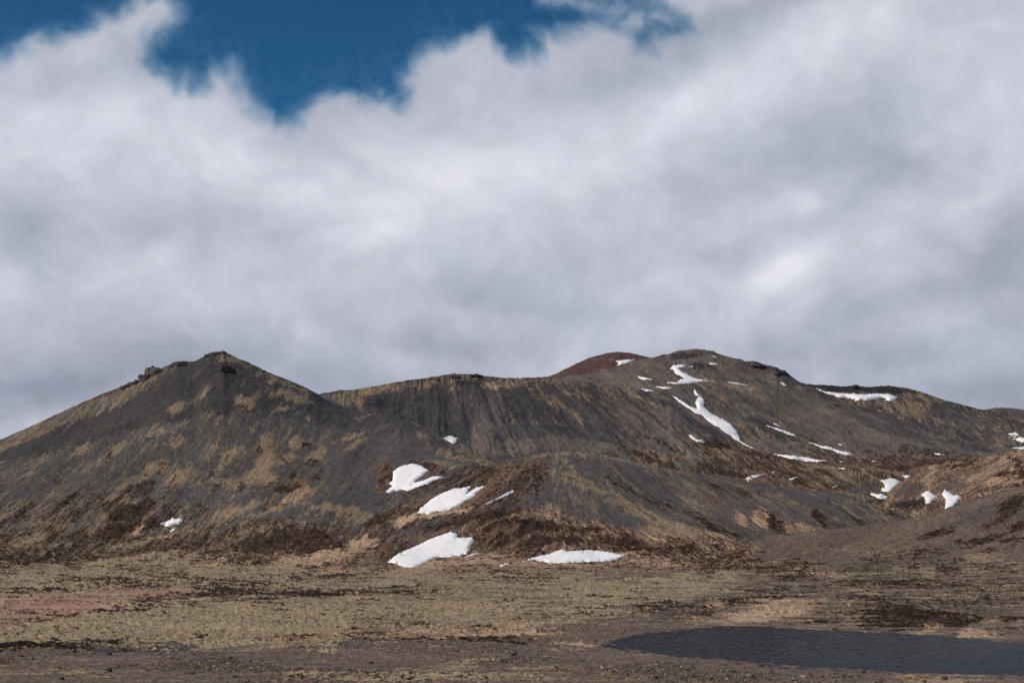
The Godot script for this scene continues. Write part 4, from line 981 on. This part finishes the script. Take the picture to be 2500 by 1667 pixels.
func snow_patch(layer: String, crop: Array, flat: Array, label: String, group := "", rough := 1.0) -> void:
	var l: Dictionary = layers[layer]
	var raw := PackedVector2Array()
	for i in range(0, flat.size(), 2):
		raw.append(Vector2(crop[0] + flat[i] * crop[2], crop[1] + flat[i + 1] * crop[2]))
	var lo := Vector2(1e9, 1e9)
	var hi := -lo
	for q in raw:
		lo = lo.min(q)
		hi = hi.max(q)
	var size := hi - lo
	var gap := clampf(minf(size.x, size.y) / 14.0, 1.1, 3.0)
	# outline with the small notches that melting leaves
	var edge := PackedVector2Array()
	var rng := RandomNumberGenerator.new()
	rng.seed = hash(label) + int(lo.x)
	for i in raw.size():
		var a := raw[i]
		var b := raw[(i + 1) % raw.size()]
		var n := maxi(1, int(a.distance_to(b) / gap))
		var side := (b - a).orthogonal().normalized()
		for k in n:
			var t := float(k) / n
			var j := 0.0 if k == 0 else (n_fine.get_noise_2d((a.x + (b.x - a.x) * t) * 0.22, (a.y + (b.y - a.y) * t) * 0.34) * 2.1 + rng.randf_range(-0.6, 0.6)) * rough * minf(1.0, gap * 0.6)
			edge.append(a.lerp(b, t) + side * j)
	var pts := edge.duplicate()
	var y := lo.y
	var odd := 0
	while y < hi.y:
		var x := lo.x + odd * gap * 0.6
		while x < hi.x:
			var q := Vector2(x, y)
			if Geometry2D.is_point_in_polygon(q, edge):
				var near := 1e9
				for e in edge:
					near = minf(near, e.distance_squared_to(q))
				if near > gap * gap * 0.45:
					pts.append(q)
			x += gap * 1.2
		y += gap * 0.8
		odd = 1 - odd
	var tri := Geometry2D.triangulate_delaunay(pts)
	var v := PackedVector3Array()
	var colors := PackedColorArray()
	v.resize(pts.size())
	colors.resize(pts.size())
	var depths := PackedFloat32Array()
	var thick := PackedFloat32Array()
	depths.resize(pts.size())
	thick.resize(pts.size())
	var bad := PackedByteArray()
	bad.resize(pts.size())
	for i in pts.size():
		var p := spot_on(l, pts[i].x, pts[i].y)
		if p == Vector3.INF:
			bad[i] = 1
			v[i] = Vector3.ZERO
			continue
		depths[i] = -p.z
		if i >= edge.size():
			var near := 1e9
			for k in edge.size():
				near = minf(near, Geometry2D.get_closest_point_to_segment(pts[i], edge[k], edge[(k + 1) % edge.size()]).distance_squared_to(pts[i]))
			thick[i] = 0.0014 + 0.0046 * clampf(sqrt(near) / 8.0, 0.15, 1.0)
		else:
			thick[i] = 0.0014
		var dirt := clampf(n_patch.get_noise_2d(pts[i].x * 0.035, pts[i].y * 0.08) * 1.4, 0.0, 1.0)
		var speck := n_fine.get_noise_2d(pts[i].x * 0.5, pts[i].y * 0.8)
		colors[i] = Color(0.87, 0.87, 0.88).lerp(Color(0.74, 0.68, 0.65), clampf(dirt * 0.6 + maxf(0.0, speck - 0.45) * 0.5, 0.0, 0.7))
	# the snow smooths what lies under it
	var near_of := []
	near_of.resize(pts.size())
	for i in pts.size():
		near_of[i] = []
	var keep := PackedInt32Array()
	for t in range(0, tri.size(), 3):
		var a := tri[t]
		var b := tri[t + 1]
		var c := tri[t + 2]
		if bad[a] or bad[b] or bad[c]:
			continue
		if not Geometry2D.is_point_in_polygon((pts[a] + pts[b] + pts[c]) / 3.0, edge):
			continue
		if (pts[b] - pts[a]).cross(pts[c] - pts[a]) < 0.0:
			var s := b
			b = c
			c = s
		keep.append_array(PackedInt32Array([a, b, c]))
		near_of[a].append_array([b, c])
		near_of[b].append_array([a, c])
		near_of[c].append_array([a, b])
	for pass_no in 24:
		var w := depths.duplicate()
		for i in pts.size():
			if near_of[i].size() and (i >= edge.size() or pass_no < 6):
				var sum := 0.0
				for k in near_of[i]:
					sum += depths[k]
				w[i] = lerpf(depths[i], sum / near_of[i].size(), 0.6)
		depths = w
	for i in pts.size():
		var d := depths[i] * (1.0 - thick[i])
		v[i] = Vector3((pts[i].x - CX) / F * d, EYE + (HORIZON - pts[i].y) / F * d, -d)
	if keep.is_empty():
		push_warning("no snow: " + label)
		return
	var centre := Vector3.ZERO
	for i in keep:
		centre += v[i]
	centre /= keep.size()
	var st := SurfaceTool.new()
	st.begin(Mesh.PRIMITIVE_TRIANGLES)
	for i in pts.size():
		st.set_color(colors[i])
		st.add_vertex(v[i] - centre)
	for i in keep:
		st.add_index(i)
	# the melting rim goes down to the ground
	for i in edge.size():
		st.set_color(colors[i])
		st.add_vertex(v[i] - centre + Vector3(0, 0.0022 * v[i].z, 0))
	for i in edge.size():
		var j := (i + 1) % edge.size()
		if bad[i] or bad[j]:
			continue
		for q in [i, pts.size() + i, j, j, pts.size() + i, pts.size() + j]:
			st.add_index(q)
	st.generate_normals()
	var o := MeshInstance3D.new()
	o.name = numbered("snow_patch")
	o.mesh = st.commit()
	o.material_override = snow_material()
	o.position = centre
	o.set_meta("label", label)
	o.set_meta("category", "snow patch")
	o.set_meta("group", group if group else "old snow patches on the hills")
	add_child(o)


var snow_mat: StandardMaterial3D

func snow_material() -> StandardMaterial3D:
	if snow_mat == null:
		snow_mat = StandardMaterial3D.new()
		snow_mat.vertex_color_use_as_albedo = true
		snow_mat.roughness = 0.85
		snow_mat.metallic_specular = 0.2
	return snow_mat


func numbered(called: String) -> String:
	var n: int = taken.get(called, -1) + 1
	taken[called] = n
	return called if n == 0 else "%s_%03d" % [called, n]


func make_snow() -> void:
	snow_patch("front", C7, [75, 600, 180, 490, 120, 465, 185, 400, 190, 270, 260, 210, 340, 175, 515, 138, 635, 165, 690, 205, 765, 250, 720, 300, 640, 370, 560, 420, 500, 465, 580, 428, 640, 420, 730, 385, 840, 345, 960, 338, 1030, 355, 980, 380, 860, 430, 740, 490, 600, 530, 520, 560, 360, 605, 370, 570, 260, 595, 180, 610, 110, 630], "broad snow patch with a long arm in the hollow of the dark mountain")
	snow_patch("front", C7, [570, 945, 620, 860, 680, 820, 800, 710, 880, 660, 1010, 600, 1180, 530, 1300, 525, 1440, 500, 1410, 570, 1370, 620, 1450, 570, 1540, 515, 1670, 490, 1640, 545, 1560, 600, 1480, 680, 1390, 740, 1300, 790, 1240, 835, 1130, 885, 1000, 910, 880, 920, 760, 955, 660, 958], "tilted snow patch with a notch at its upper end above straw grass")
	snow_patch("front", C7, [1600, 828, 1700, 765, 1850, 695, 1980, 622, 2110, 565, 2130, 580, 2110, 625, 2000, 668, 1850, 725, 1720, 780], "narrow snow strip slanting up the side of the rounded hill")
	snow_patch("front", C5, [320, 745, 390, 690, 500, 640, 640, 575, 765, 533, 800, 550, 800, 575, 905, 572, 915, 595, 905, 620, 880, 660, 890, 665, 870, 690, 795, 725, 800, 705, 740, 715, 650, 720, 560, 760, 500, 790, 400, 780, 395, 762], "largest snow patch with a ragged upper corner at the foot of the hill")
	snow_patch("front", C5, [845, 712, 870, 698, 940, 676, 948, 682, 900, 700], "thin sliver of snow just off the largest patch")
	snow_patch("front", C5, [1245, 735, 1330, 710, 1420, 690, 1480, 665, 1520, 653, 1560, 668, 1720, 660, 1830, 670, 1900, 685, 1975, 692, 1920, 715, 1850, 740, 1720, 745, 1600, 750, 1420, 755, 1400, 742, 1330, 738], "long flat snow bank with a small peak where hill meets plain")
	snow_patch("front", C5, [1093, 766, 1150, 747, 1157, 755, 1110, 774], "tiny snow remnant on straw grass beside the flat snow bank")
	snow_patch("front", C1, [1095, 1335, 1130, 1327, 1165, 1310, 1180, 1295, 1195, 1308, 1245, 1303, 1240, 1330, 1215, 1345, 1140, 1362, 1115, 1360, 1130, 1340], "small ragged snow patch in dark heath under the scree mountain")
	snow_patch("front", C1, [1150, 1395, 1190, 1369, 1197, 1378, 1160, 1402], "crumb of snow below the ragged patch under the scree mountain")
	snow_patch("dark_ridge", C2, [700, 756, 740, 740, 770, 738, 775, 748, 802, 752, 793, 777, 780, 797, 745, 785], "small snow corner below the gullied ridge behind the mountain spur")
	var s := "summit_mountain"
	snow_patch(s, C3, [-50, 462, -20, 474, 0, 490, 60, 528, 115, 553, 120, 545, 105, 510, 108, 470, 97, 430, 103, 418, 119, 445, 145, 465, 165, 495, 160, 540, 205, 575, 255, 605, 300, 625, 350, 660, 385, 700, 405, 740, 410, 770, 450, 795, 508, 827, 440, 807, 370, 767, 350, 747, 300, 722, 240, 682, 180, 634, 100, 585, 0, 515], "long forked snow tongue running down the brown mountain gully")
	snow_patch(s, C8, [740, 925, 775, 920, 800, 925, 790, 937, 765, 940, 785, 955, 800, 960, 815, 972, 850, 985, 900, 998, 880, 1004, 840, 1008, 800, 1015, 745, 1021, 740, 1012, 715, 1003, 760, 1003, 780, 985, 755, 965, 745, 950, 728, 940], "branching snow field just below the flat brown summit")
	snow_patch(s, C8, [660, 1022, 700, 1024, 737, 1027, 715, 1035, 680, 1031], "short snow strip level beside the summit snow field")
	snow_patch(s, C8, [577, 975, 610, 980, 645, 990, 600, 991, 585, 983], "small snow sliver on the shoulder under the red hill")
	snow_patch(s, C8, [597, 1032, 635, 1037, 650, 1045, 610, 1045], "small snow sliver lying on the crest above the streaked ridge")
	snow_patch("red_cinder_hill", C8, [478, 905, 520, 900, 567, 897, 545, 908, 535, 918, 500, 930, 478, 932, 490, 915], "snow patch on the face of the red cinder hill")
	snow_patch("red_cinder_hill", C8, [483, 943, 512, 934, 516, 940, 490, 946], "snow crumb under the patch on the red hill")
	snow_patch(s, C8, [920, 879, 938, 884, 941, 894, 929, 891], "snow fleck on the black rocks of the summit")
	snow_patch(s, C8, [906, 912, 945, 916, 949, 922, 915, 925], "small oval snow patch beside dark rock below the summit")
	snow_patch(s, C8, [812, 930, 832, 927, 832, 934], "snow crumb above the branching summit snow field")
	snow_patch(s, C8, [988, 1002, 1020, 1002, 1085, 1017, 1060, 1017, 1010, 1010], "thin snow line along the mossy shoulder of the brown mountain")
	snow_patch(s, C8, [1231, 1002, 1245, 1005, 1266, 1021, 1255, 1020], "lone snow dash high on the bare flank of the mountain")
	snow_patch("crater_rim", C8, [1373, 1030, 1400, 1028, 1425, 1038, 1440, 1045, 1500, 1052, 1560, 1055, 1620, 1058, 1680, 1055, 1725, 1055, 1772, 1068, 1760, 1085, 1740, 1092, 1718, 1085, 1725, 1078, 1690, 1077, 1640, 1088, 1580, 1092, 1575, 1080, 1540, 1076, 1500, 1072, 1470, 1062, 1430, 1050, 1420, 1056, 1390, 1043], "long snow bank under the black rim of the distant hill")
	snow_patch("crater_rim", C3, [1305, 565, 1360, 564, 1397, 580, 1370, 588, 1330, 580], "small snow patch on the moss below the black rim")
	snow_patch("crater_rim", C3, [1193, 542, 1228, 546, 1216, 555], "snow crumb close above the brown flank below the rim")
	snow_patch("crater_rim", C3, [1436, 620, 1480, 640, 1530, 662, 1490, 656, 1450, 636], "snow thread where the distant hill meets the brown flank")
	snow_patch("crater_rim", C3, [2238, 729, 2290, 713, 2326, 730, 2310, 742, 2352, 753, 2420, 760, 2420, 792, 2352, 790, 2290, 767, 2250, 751, 2270, 738], "two-lobed snow patch on the far brown slope of the rim hill")
	snow_patch("crater_rim", C3, [2262, 821, 2300, 817, 2380, 811, 2402, 822, 2330, 831], "flat snow strip at the foot of the far rim hill")
	snow_patch(s, C3, [590, 665, 640, 678, 720, 703, 772, 725, 802, 746, 750, 738, 680, 709, 620, 683], "slanting snow strip above the dark buttress of the mountain")
	snow_patch(s, C3, [637, 648, 665, 657, 692, 674, 662, 667], "snow dash just above the slanting strip on the mountain")
	snow_patch(s, C3, [880, 780, 930, 793, 980, 811, 1010, 809, 1060, 827, 1100, 841, 1140, 847, 1184, 862, 1181, 873, 1145, 880, 1100, 871, 1050, 853, 1000, 831, 940, 808], "tapering snow strip in the gully at the valley edge")
	snow_patch(s, C3, [645, 862, 720, 868, 800, 876, 880, 888, 940, 900, 1005, 907, 1003, 915, 920, 917, 850, 912, 780, 901, 700, 884], "long level snow strip on the brown valley floor")
	snow_patch("dark_ridge", C3, [60, 730, 85, 734, 115, 759, 160, 771, 170, 781, 125, 787, 108, 772, 73, 756], "hooked snow patch low on the streaked ridge slope")
	snow_patch("dark_ridge", C3, [111, 914, 126, 916, 152, 939, 140, 942, 117, 927], "small slanted snow patch on the brown slope above the rounded hill")
	snow_patch(s, C3, [453, 1031, 490, 1011, 588, 996, 550, 1011, 520, 1027, 470, 1049], "tapering snow patch in red heath behind the rounded hill")
	snow_patch(s, C3, [623, 991, 664, 978, 640, 994], "snow crumb at the tip of the tapering heath patch")
	snow_patch(s, C3, [740, 1036, 807, 1017, 797, 1026, 755, 1044], "small pointed snow patch on brown ground behind the hill crest")
	snow_patch(s, C3, [1043, 1091, 1080, 1074, 1072, 1084, 1052, 1095], "tiny snow patch beside the grey mound in the valley")
	snow_patch(s, C3, [1083, 957, 1132, 956, 1127, 967, 1090, 966], "square snow crumb in the middle of the brown valley floor")
	snow_patch(s, C3, [1088, 915, 1120, 911, 1106, 922], "snow crumb near the end of the long level strip")
	snow_patch(s, C3, [1080, 791, 1117, 797, 1106, 805], "snow crumb on the slope above the tapering gully strip")
	snow_patch(s, C3, [1742, 855, 1780, 859, 1818, 870, 1770, 870], "thin snow dash on the dark lower flank behind the brown hill")
	snow_patch(s, C3, [1318, 907, 1347, 911, 1326, 915], "faint snow crumb on the heath of the far valley floor")
	snow_patch(s, C3, [1375, 1042, 1400, 1040, 1440, 1027, 1480, 1035, 1512, 1050, 1500, 1075, 1480, 1100, 1450, 1125, 1440, 1150, 1425, 1182, 1370, 1177, 1330, 1156, 1306, 1129, 1360, 1138, 1404, 1134, 1380, 1100, 1404, 1092, 1404, 1078, 1385, 1058], "zigzag snow patch in the cleft beside the layered bluff")
	snow_patch(s, C3, [1511, 1009, 1560, 1006, 1585, 1018, 1550, 1028], "small snow patch above the zigzag one behind the bluff")
	snow_patch("brown_hill", C3, [1652, 1140, 1690, 1115, 1710, 1118, 1730, 1135, 1764, 1155, 1745, 1175, 1728, 1185, 1720, 1205, 1690, 1218, 1680, 1205, 1685, 1180, 1665, 1160], "funnel shaped snow patch beside the black gully of the bluff")
	snow_patch("brown_hill", C3, [1795, 1140, 1808, 1115, 1817, 1100, 1822, 1115, 1850, 1125, 1870, 1145, 1895, 1140, 1927, 1158, 1905, 1185, 1895, 1205, 1860, 1235, 1812, 1250, 1822, 1205, 1823, 1175, 1800, 1155], "wedge shaped snow patch on the brown hill above the gravel slope")


# ---------------------------------------------------------------- rocks
func stone_shape(seed_no: int, around: int, up: int, ragged: float, flat_base: bool) -> ArrayMesh:
	# an angular stone of about unit size: a sphere cut by random planes and roughened
	var rng := RandomNumberGenerator.new()
	rng.seed = seed_no
	var cuts := []
	for i in 11:
		var n := Vector3(rng.randf_range(-1, 1), rng.randf_range(-0.6, 1), rng.randf_range(-1, 1)).normalized()
		cuts.append([n, rng.randf_range(0.55, 0.95)])
	var ring := []
	for j in up + 1:
		var line := PackedVector3Array()
		for i in around:
			var th := TAU * i / around
			var ph := PI * j / up
			var dir := Vector3(cos(th) * sin(ph), cos(ph), sin(th) * sin(ph))
			var r := 1.0
			for c in cuts:
				var k: float = dir.dot(c[0])
				if k > 0.01:
					r = minf(r, c[1] / k)
			r *= 1.0 + ragged * n_bump.get_noise_3dv(dir * 2.4 + Vector3(seed_no, 0, 0))
			var p := dir * r * 0.5
			if flat_base:
				p.y = maxf(p.y, -0.22)
			line.append(p)
		ring.append(line)
	var st := SurfaceTool.new()
	st.begin(Mesh.PRIMITIVE_TRIANGLES)
	st.set_smooth_group(-1)
	for j in up:
		for i in around:
			var a: Vector3 = ring[j][i]
			var b: Vector3 = ring[j][(i + 1) % around]
			var c: Vector3 = ring[j + 1][i]
			var d: Vector3 = ring[j + 1][(i + 1) % around]
			if j > 0:
				for q in [a, b, c]:
					st.add_vertex(q)
			if j < up - 1:
				for q in [b, d, c]:
					st.add_vertex(q)
	st.generate_normals()
	return st.commit()


func rock_material(c: Color, seed_no: int) -> StandardMaterial3D:
	var m := StandardMaterial3D.new()
	var n := FastNoiseLite.new()
	n.seed = seed_no
	n.frequency = 0.03
	n.fractal_octaves = 5
	var t := NoiseTexture2D.new()
	t.width = 256
	t.height = 256
	t.seamless = true
	t.noise = n
	var g := Gradient.new()
	g.set_color(0, (c * 0.55).linear_to_srgb())
	g.set_color(1, (c * 1.5).linear_to_srgb())
	t.color_ramp = g
	m.albedo_texture = t
	m.uv1_triplanar = true
	m.uv1_world_triplanar = true
	m.uv1_scale = Vector3(0.35, 0.35, 0.35)
	m.roughness = 0.95
	m.metallic_specular = 0.25
	return m


# a crag: several angular lumps of rock grown together, standing on a ridge or a slope
func crag(layer: String, x: float, y: float, wide: float, high: float, lumps: int, m: Material, label: String, tilt := 0.0) -> void:
	var l: Dictionary = layers[layer]
	var foot := spot_on(l, x, y)
	if foot == Vector3.INF:
		push_warning("no foot: " + label)
		return
	var px := -foot.z / F
	var rng := RandomNumberGenerator.new()
	rng.seed = hash(label)
	var st := SurfaceTool.new()
	st.begin(Mesh.PRIMITIVE_TRIANGLES)
	for i in lumps:
		var t := (i + 0.5) / lumps
		var off := (t - 0.5) * wide * 0.8
		var tall := high * (1.0 - 0.55 * absf(t - 0.4)) * rng.randf_range(0.65, 1.1)
		var w := wide / lumps * rng.randf_range(1.9, 2.7)
		var b := Basis.from_euler(Vector3(rng.randf_range(-0.15, 0.15), rng.randf() * TAU, rng.randf_range(-0.15, 0.15))).scaled(Vector3(w, tall * 1.35, w * 0.9) * px)
		var gx := clampf(x + off, l.x0, l.x0 + l.step * (l.cols - 2))
		var ground := spot_on(l, gx, y + off * tilt)
		var base := ground if ground != Vector3.INF else foot + Vector3(off * px, 0, 0)
		st.append_from(stone_shape(rng.randi() % 1000, 18, 12, 0.3, false), 0, Transform3D(b, base - foot + Vector3(0, tall * 0.22 * px, rng.randf_range(-1, 1) * px * w * 0.2)))
	var o := MeshInstance3D.new()
	o.name = numbered("rock_outcrop")
	o.mesh = st.commit()
	o.material_override = m
	o.position = foot
	o.set_meta("label", label)
	o.set_meta("category", "rock outcrop")
	add_child(o)


func make_rocks() -> void:
	var grey := rock_material(Color(0.105, 0.100, 0.093), 3)
	var black := rock_material(Color(0.046, 0.043, 0.041), 4)
	crag("front", 366, 920, 58, 34, 4, grey, "tall jagged grey crag on the long shoulder of the scree mountain", -0.5)
	crag("front", 318, 940, 56, 10, 5, grey, "low broken rock rib below the jagged crag on the shoulder", -0.45)
	crag("front", 436, 890, 44, 11, 4, grey, "small rock teeth on the shoulder between crag and summit", -0.2)
	crag("front", 526, 866, 54, 9, 5, grey, "broken rocks crowning the scree mountain top", -0.2)
	crag("front", 556, 906, 34, 26, 4, black, "black cleft rock on the dark face just under the top", 0.0)
	crag("dark_ridge", 1060, 926, 24, 8, 4, grey, "small rock knobs on the mossy crest of the gullied ridge")
	crag("dark_ridge", 1160, 920, 34, 9, 5, black, "dark rock cap at the high point of the gullied ridge")
	crag("dark_ridge", 1110, 921, 26, 6, 4, grey, "low rocks just before the high point of the gullied ridge")
	crag("summit_mountain", 1850, 897, 46, 7, 6, black, "dark rock band on the skyline of the brown mountain")
	crag("summit_mountain", 1908, 914, 34, 8, 4, black, "dark rock step where the skyline of the brown mountain drops")
	crag("crater_rim", 2090, 946, 16, 10, 2, black, "small black knob on the distant crater rim")
	# single stones on the plain
	var shapes := []
	for i in 6:
		shapes.append(stone_shape(40 + i, 12, 8, 0.35, true))
	var rng := RandomNumberGenerator.new()
	rng.seed = 77
	var spots := [[268, 1594, 0.55], [265, 1635, 0.62], [388, 1598, 0.5], [1213, 1477, 0.8], [1252, 1603, 0.5], [1008, 1655, 0.45], [628, 1625, 0.42], [80, 1608, 0.4], [1500, 1640, 0.4], [1735, 1660, 0.45], [2110, 1640, 0.45], [2068, 1610, 0.0], [1840, 1655, 0.4], [905, 1618, 0.4], [1340, 1560, 0.45], [560, 1608, 0.5], [150, 1655, 0.4], [1420, 1610, 0.4], [2310, 1656, 0.4], [1600, 1655, 0.4]]
	for a in spots:
		if a[2] <= 0.0:
			continue
		var p := plain_spot(a[0], a[1])
		var o := MeshInstance3D.new()
		o.name = numbered("lava_stone")
		o.mesh = shapes[rng.randi() % 6]
		o.material_override = black if rng.randf() < 0.6 else grey
		o.position = p + Vector3(0, 0.12 * a[2], 0)
		o.rotation.y = rng.randf() * TAU
		o.scale = Vector3(1.0, 0.75, 0.9) * a[2]
		o.set_meta("label", "dark lava stone lying singly on the gravel and moss plain")
		o.set_meta("category", "stone")
		o.set_meta("group", "single lava stones on the plain")
		add_child(o)


func plain_spot(x: float, y: float) -> Vector3:
	var l: Dictionary = layers["front"]
	var d := EYE * F / (y - HORIZON)
	var c := clampi(int(round((x - l.x0) / l.step)), 0, l.cols - 1)
	var t := (1.0 / d - 1.0 / 80.0) / (1.0 / 343.0 - 1.0 / 80.0)
	var r := 16 + clampi(int(round(t * 330.0)), 0, 330)
	return l.pos[c * l.rows + r]


# ---------------------------------------------------------------- what is too small and too many to count
func tuft_shape(seed_no: int, blades: int, spread: float) -> ArrayMesh:
	var rng := RandomNumberGenerator.new()
	rng.seed = seed_no
	var st := SurfaceTool.new()
	st.begin(Mesh.PRIMITIVE_TRIANGLES)
	for i in blades:
		var a := rng.randf() * TAU
		var out := Vector3(cos(a), 0, sin(a))
		var side := Vector3(-out.z, 0, out.x) * rng.randf_range(0.03, 0.06)
		var root := out * rng.randf() * 0.18
		var mid := root + out * spread * 0.35 + Vector3(0, rng.randf_range(0.3, 0.5), 0)
		var tip := root + out * spread * rng.randf_range(0.8, 1.2) + Vector3(0, rng.randf_range(0.35, 0.8), 0)
		for q in [root - side, root + side, mid + side, root - side, mid + side, mid - side, mid - side, mid + side, tip]:
			st.add_vertex(q)
	st.generate_normals()
	return st.commit()


func shrub_shape(seed_no: int, leaves: int) -> ArrayMesh:
	# a low cushion of twigs and small leaves
	var rng := RandomNumberGenerator.new()
	rng.seed = seed_no
	var st := SurfaceTool.new()
	st.begin(Mesh.PRIMITIVE_TRIANGLES)
	for i in leaves:
		var a := rng.randf() * TAU
		var e := rng.randf_range(0.05, 1.5)
		var dir := Vector3(cos(a) * cos(e), sin(e) * 0.7, sin(a) * cos(e))
		var at := dir * rng.randf_range(0.3, 0.5)
		var u := Vector3(rng.randf_range(-1, 1), rng.randf_range(-1, 1), rng.randf_range(-1, 1)).normalized() * 0.13
		var w := dir.cross(u).normalized() * 0.10
		for q in [at - u - w, at + u - w, at + w + dir * 0.09]:
			st.add_vertex(q)
		for q in [at * 0.2 + w * 0.2, at * 0.2 - w * 0.2, at]:
			st.add_vertex(q)
	st.generate_normals()
	return st.commit()


func scatter(called: String, label: String, mesh: Mesh, places: Array, tints: Array, rough := 0.95) -> void:
	if places.is_empty():
		return
	var m := StandardMaterial3D.new()
	m.vertex_color_use_as_albedo = true
	m.roughness = rough
	m.metallic_specular = 0.25
	if called == "dry_grass":
		m.backlight_enabled = true
		m.backlight = Color(0.5, 0.42, 0.32)
	var mm := MultiMesh.new()
	mm.transform_format = MultiMesh.TRANSFORM_3D
	mm.use_colors = true
	mm.mesh = mesh
	mm.instance_count = places.size()
	for i in places.size():
		mm.set_instance_transform(i, places[i])
		mm.set_instance_color(i, tints[i])
	var o := MultiMeshInstance3D.new()
	o.name = called
	o.multimesh = mm
	o.material_override = m
	o.set_meta("kind", "stuff")
	o.set_meta("label", label)
	add_child(o)


func make_small_cover() -> void:
	var rng := RandomNumberGenerator.new()
	rng.seed = 2024
	var stones := [[], [], []]
	var stone_tints := [[], [], []]
	var shrubs := []
	var shrub_tints := []
	var tufts := []
	var tuft_tints := []
	var cushions := []
	var cushion_tints := []
	var fields := [["front", 16, 346, 150000], ["front", 16, 130, 130000], ["front", 346, 580, 36000], ["gravel_slope", 6, 178, 26000], ["brown_hill", 10, 96, 4000]]
	for f in fields:
		var l: Dictionary = layers[f[0]]
		for i in f[3]:
			var c := rng.randi_range(1, l.cols - 2)
			var r := rng.randi_range(f[1], f[2])
			var p: Vector3 = l.pos[c * l.rows + r]
			var kind: int = l.kin[c * l.rows + r]
			var d := -p.z
			if d < 84.0 or p.y < -0.04:
				continue
			p.x += rng.randf_range(-0.5, 0.5) * l.step / F * d
			var turn := Basis(Vector3.UP, rng.randf() * TAU)
			var shade := rng.randf_range(0.6, 1.4)
			if kind == HEATH or (kind == MOSS and rng.randf() < 0.02):
				var s := rng.randf_range(0.22, 0.5) * (0.7 + d / 600.0)
				shrubs.append(Transform3D(turn.scaled(Vector3(s * 1.5, s, s * 1.5)), p))
				shrub_tints.append((Color(0.060, 0.036, 0.026) if rng.randf() < 0.75 else Color(0.088, 0.066, 0.040)) * shade)
			elif kind == TAN or (kind == RUST and rng.randf() < 0.6) or (kind == PINK and rng.randf() < 0.3):
				var s := rng.randf_range(0.25, 0.5) * (0.7 + d / 500.0)
				tufts.append(Transform3D(turn.scaled(Vector3(s, s * 0.7, s)), p))
				tuft_tints.append((Color(0.58, 0.42, 0.29) if kind == TAN else Color(0.26, 0.165, 0.112)) * shade)
			elif kind == MOSS and d < 345.0 and rng.randf() < 0.6:
				var s := rng.randf_range(0.15, 0.42) * (0.6 + d / 300.0)
				cushions.append(Transform3D(turn.scaled(Vector3(s, s * rng.randf_range(0.2, 0.34), s)), p))
				cushion_tints.append(Color(0.375, 0.288, 0.178).lerp(l.col[c * l.rows + r], 0.4) * rng.randf_range(0.85, 1.2))
			elif (kind == GRAVEL or kind == SCREE or rng.randf() < 0.05) and d < 420.0:
				var s := rng.randf_range(0.06, 0.19) * (0.75 + d / 500.0) * (2.0 if rng.randf() < 0.04 else 1.0)
				var v := rng.randi() % 3
				stones[v].append(Transform3D(turn.scaled(Vector3(s, s * 0.7, s * 0.85)), p + Vector3(0, s * 0.1, 0)))
				var tint := Color(0.150, 0.118, 0.096)
				var pick := rng.randf()
				if pick < 0.25:
					tint = Color(0.058, 0.050, 0.046)
				elif pick > 0.95:
					tint = Color(0.42, 0.385, 0.35)
				elif pick > 0.8:
					tint = Color(0.17, 0.105, 0.078)
				stone_tints[v].append(tint * shade)
	for v in 3:
		scatter(["gravel_stones", "scattered_stones", "loose_stones"][v], "loose stones strewn over the gravel ground", stone_shape(60 + v, 7, 5, 0.3, false), stones[v], stone_tints[v])
	scatter("heath_shrubs", "low dark brown heath shrubs covering the ground", shrub_shape(8, 26), shrubs, shrub_tints)
	scatter("dry_grass", "dry straw coloured grass tufts", tuft_shape(9, 12, 0.45), tufts, tuft_tints)
	scatter("moss_cushions", "pale olive moss cushions on the plain", stone_shape(71, 9, 6, 0.25, false), cushions, cushion_tints)
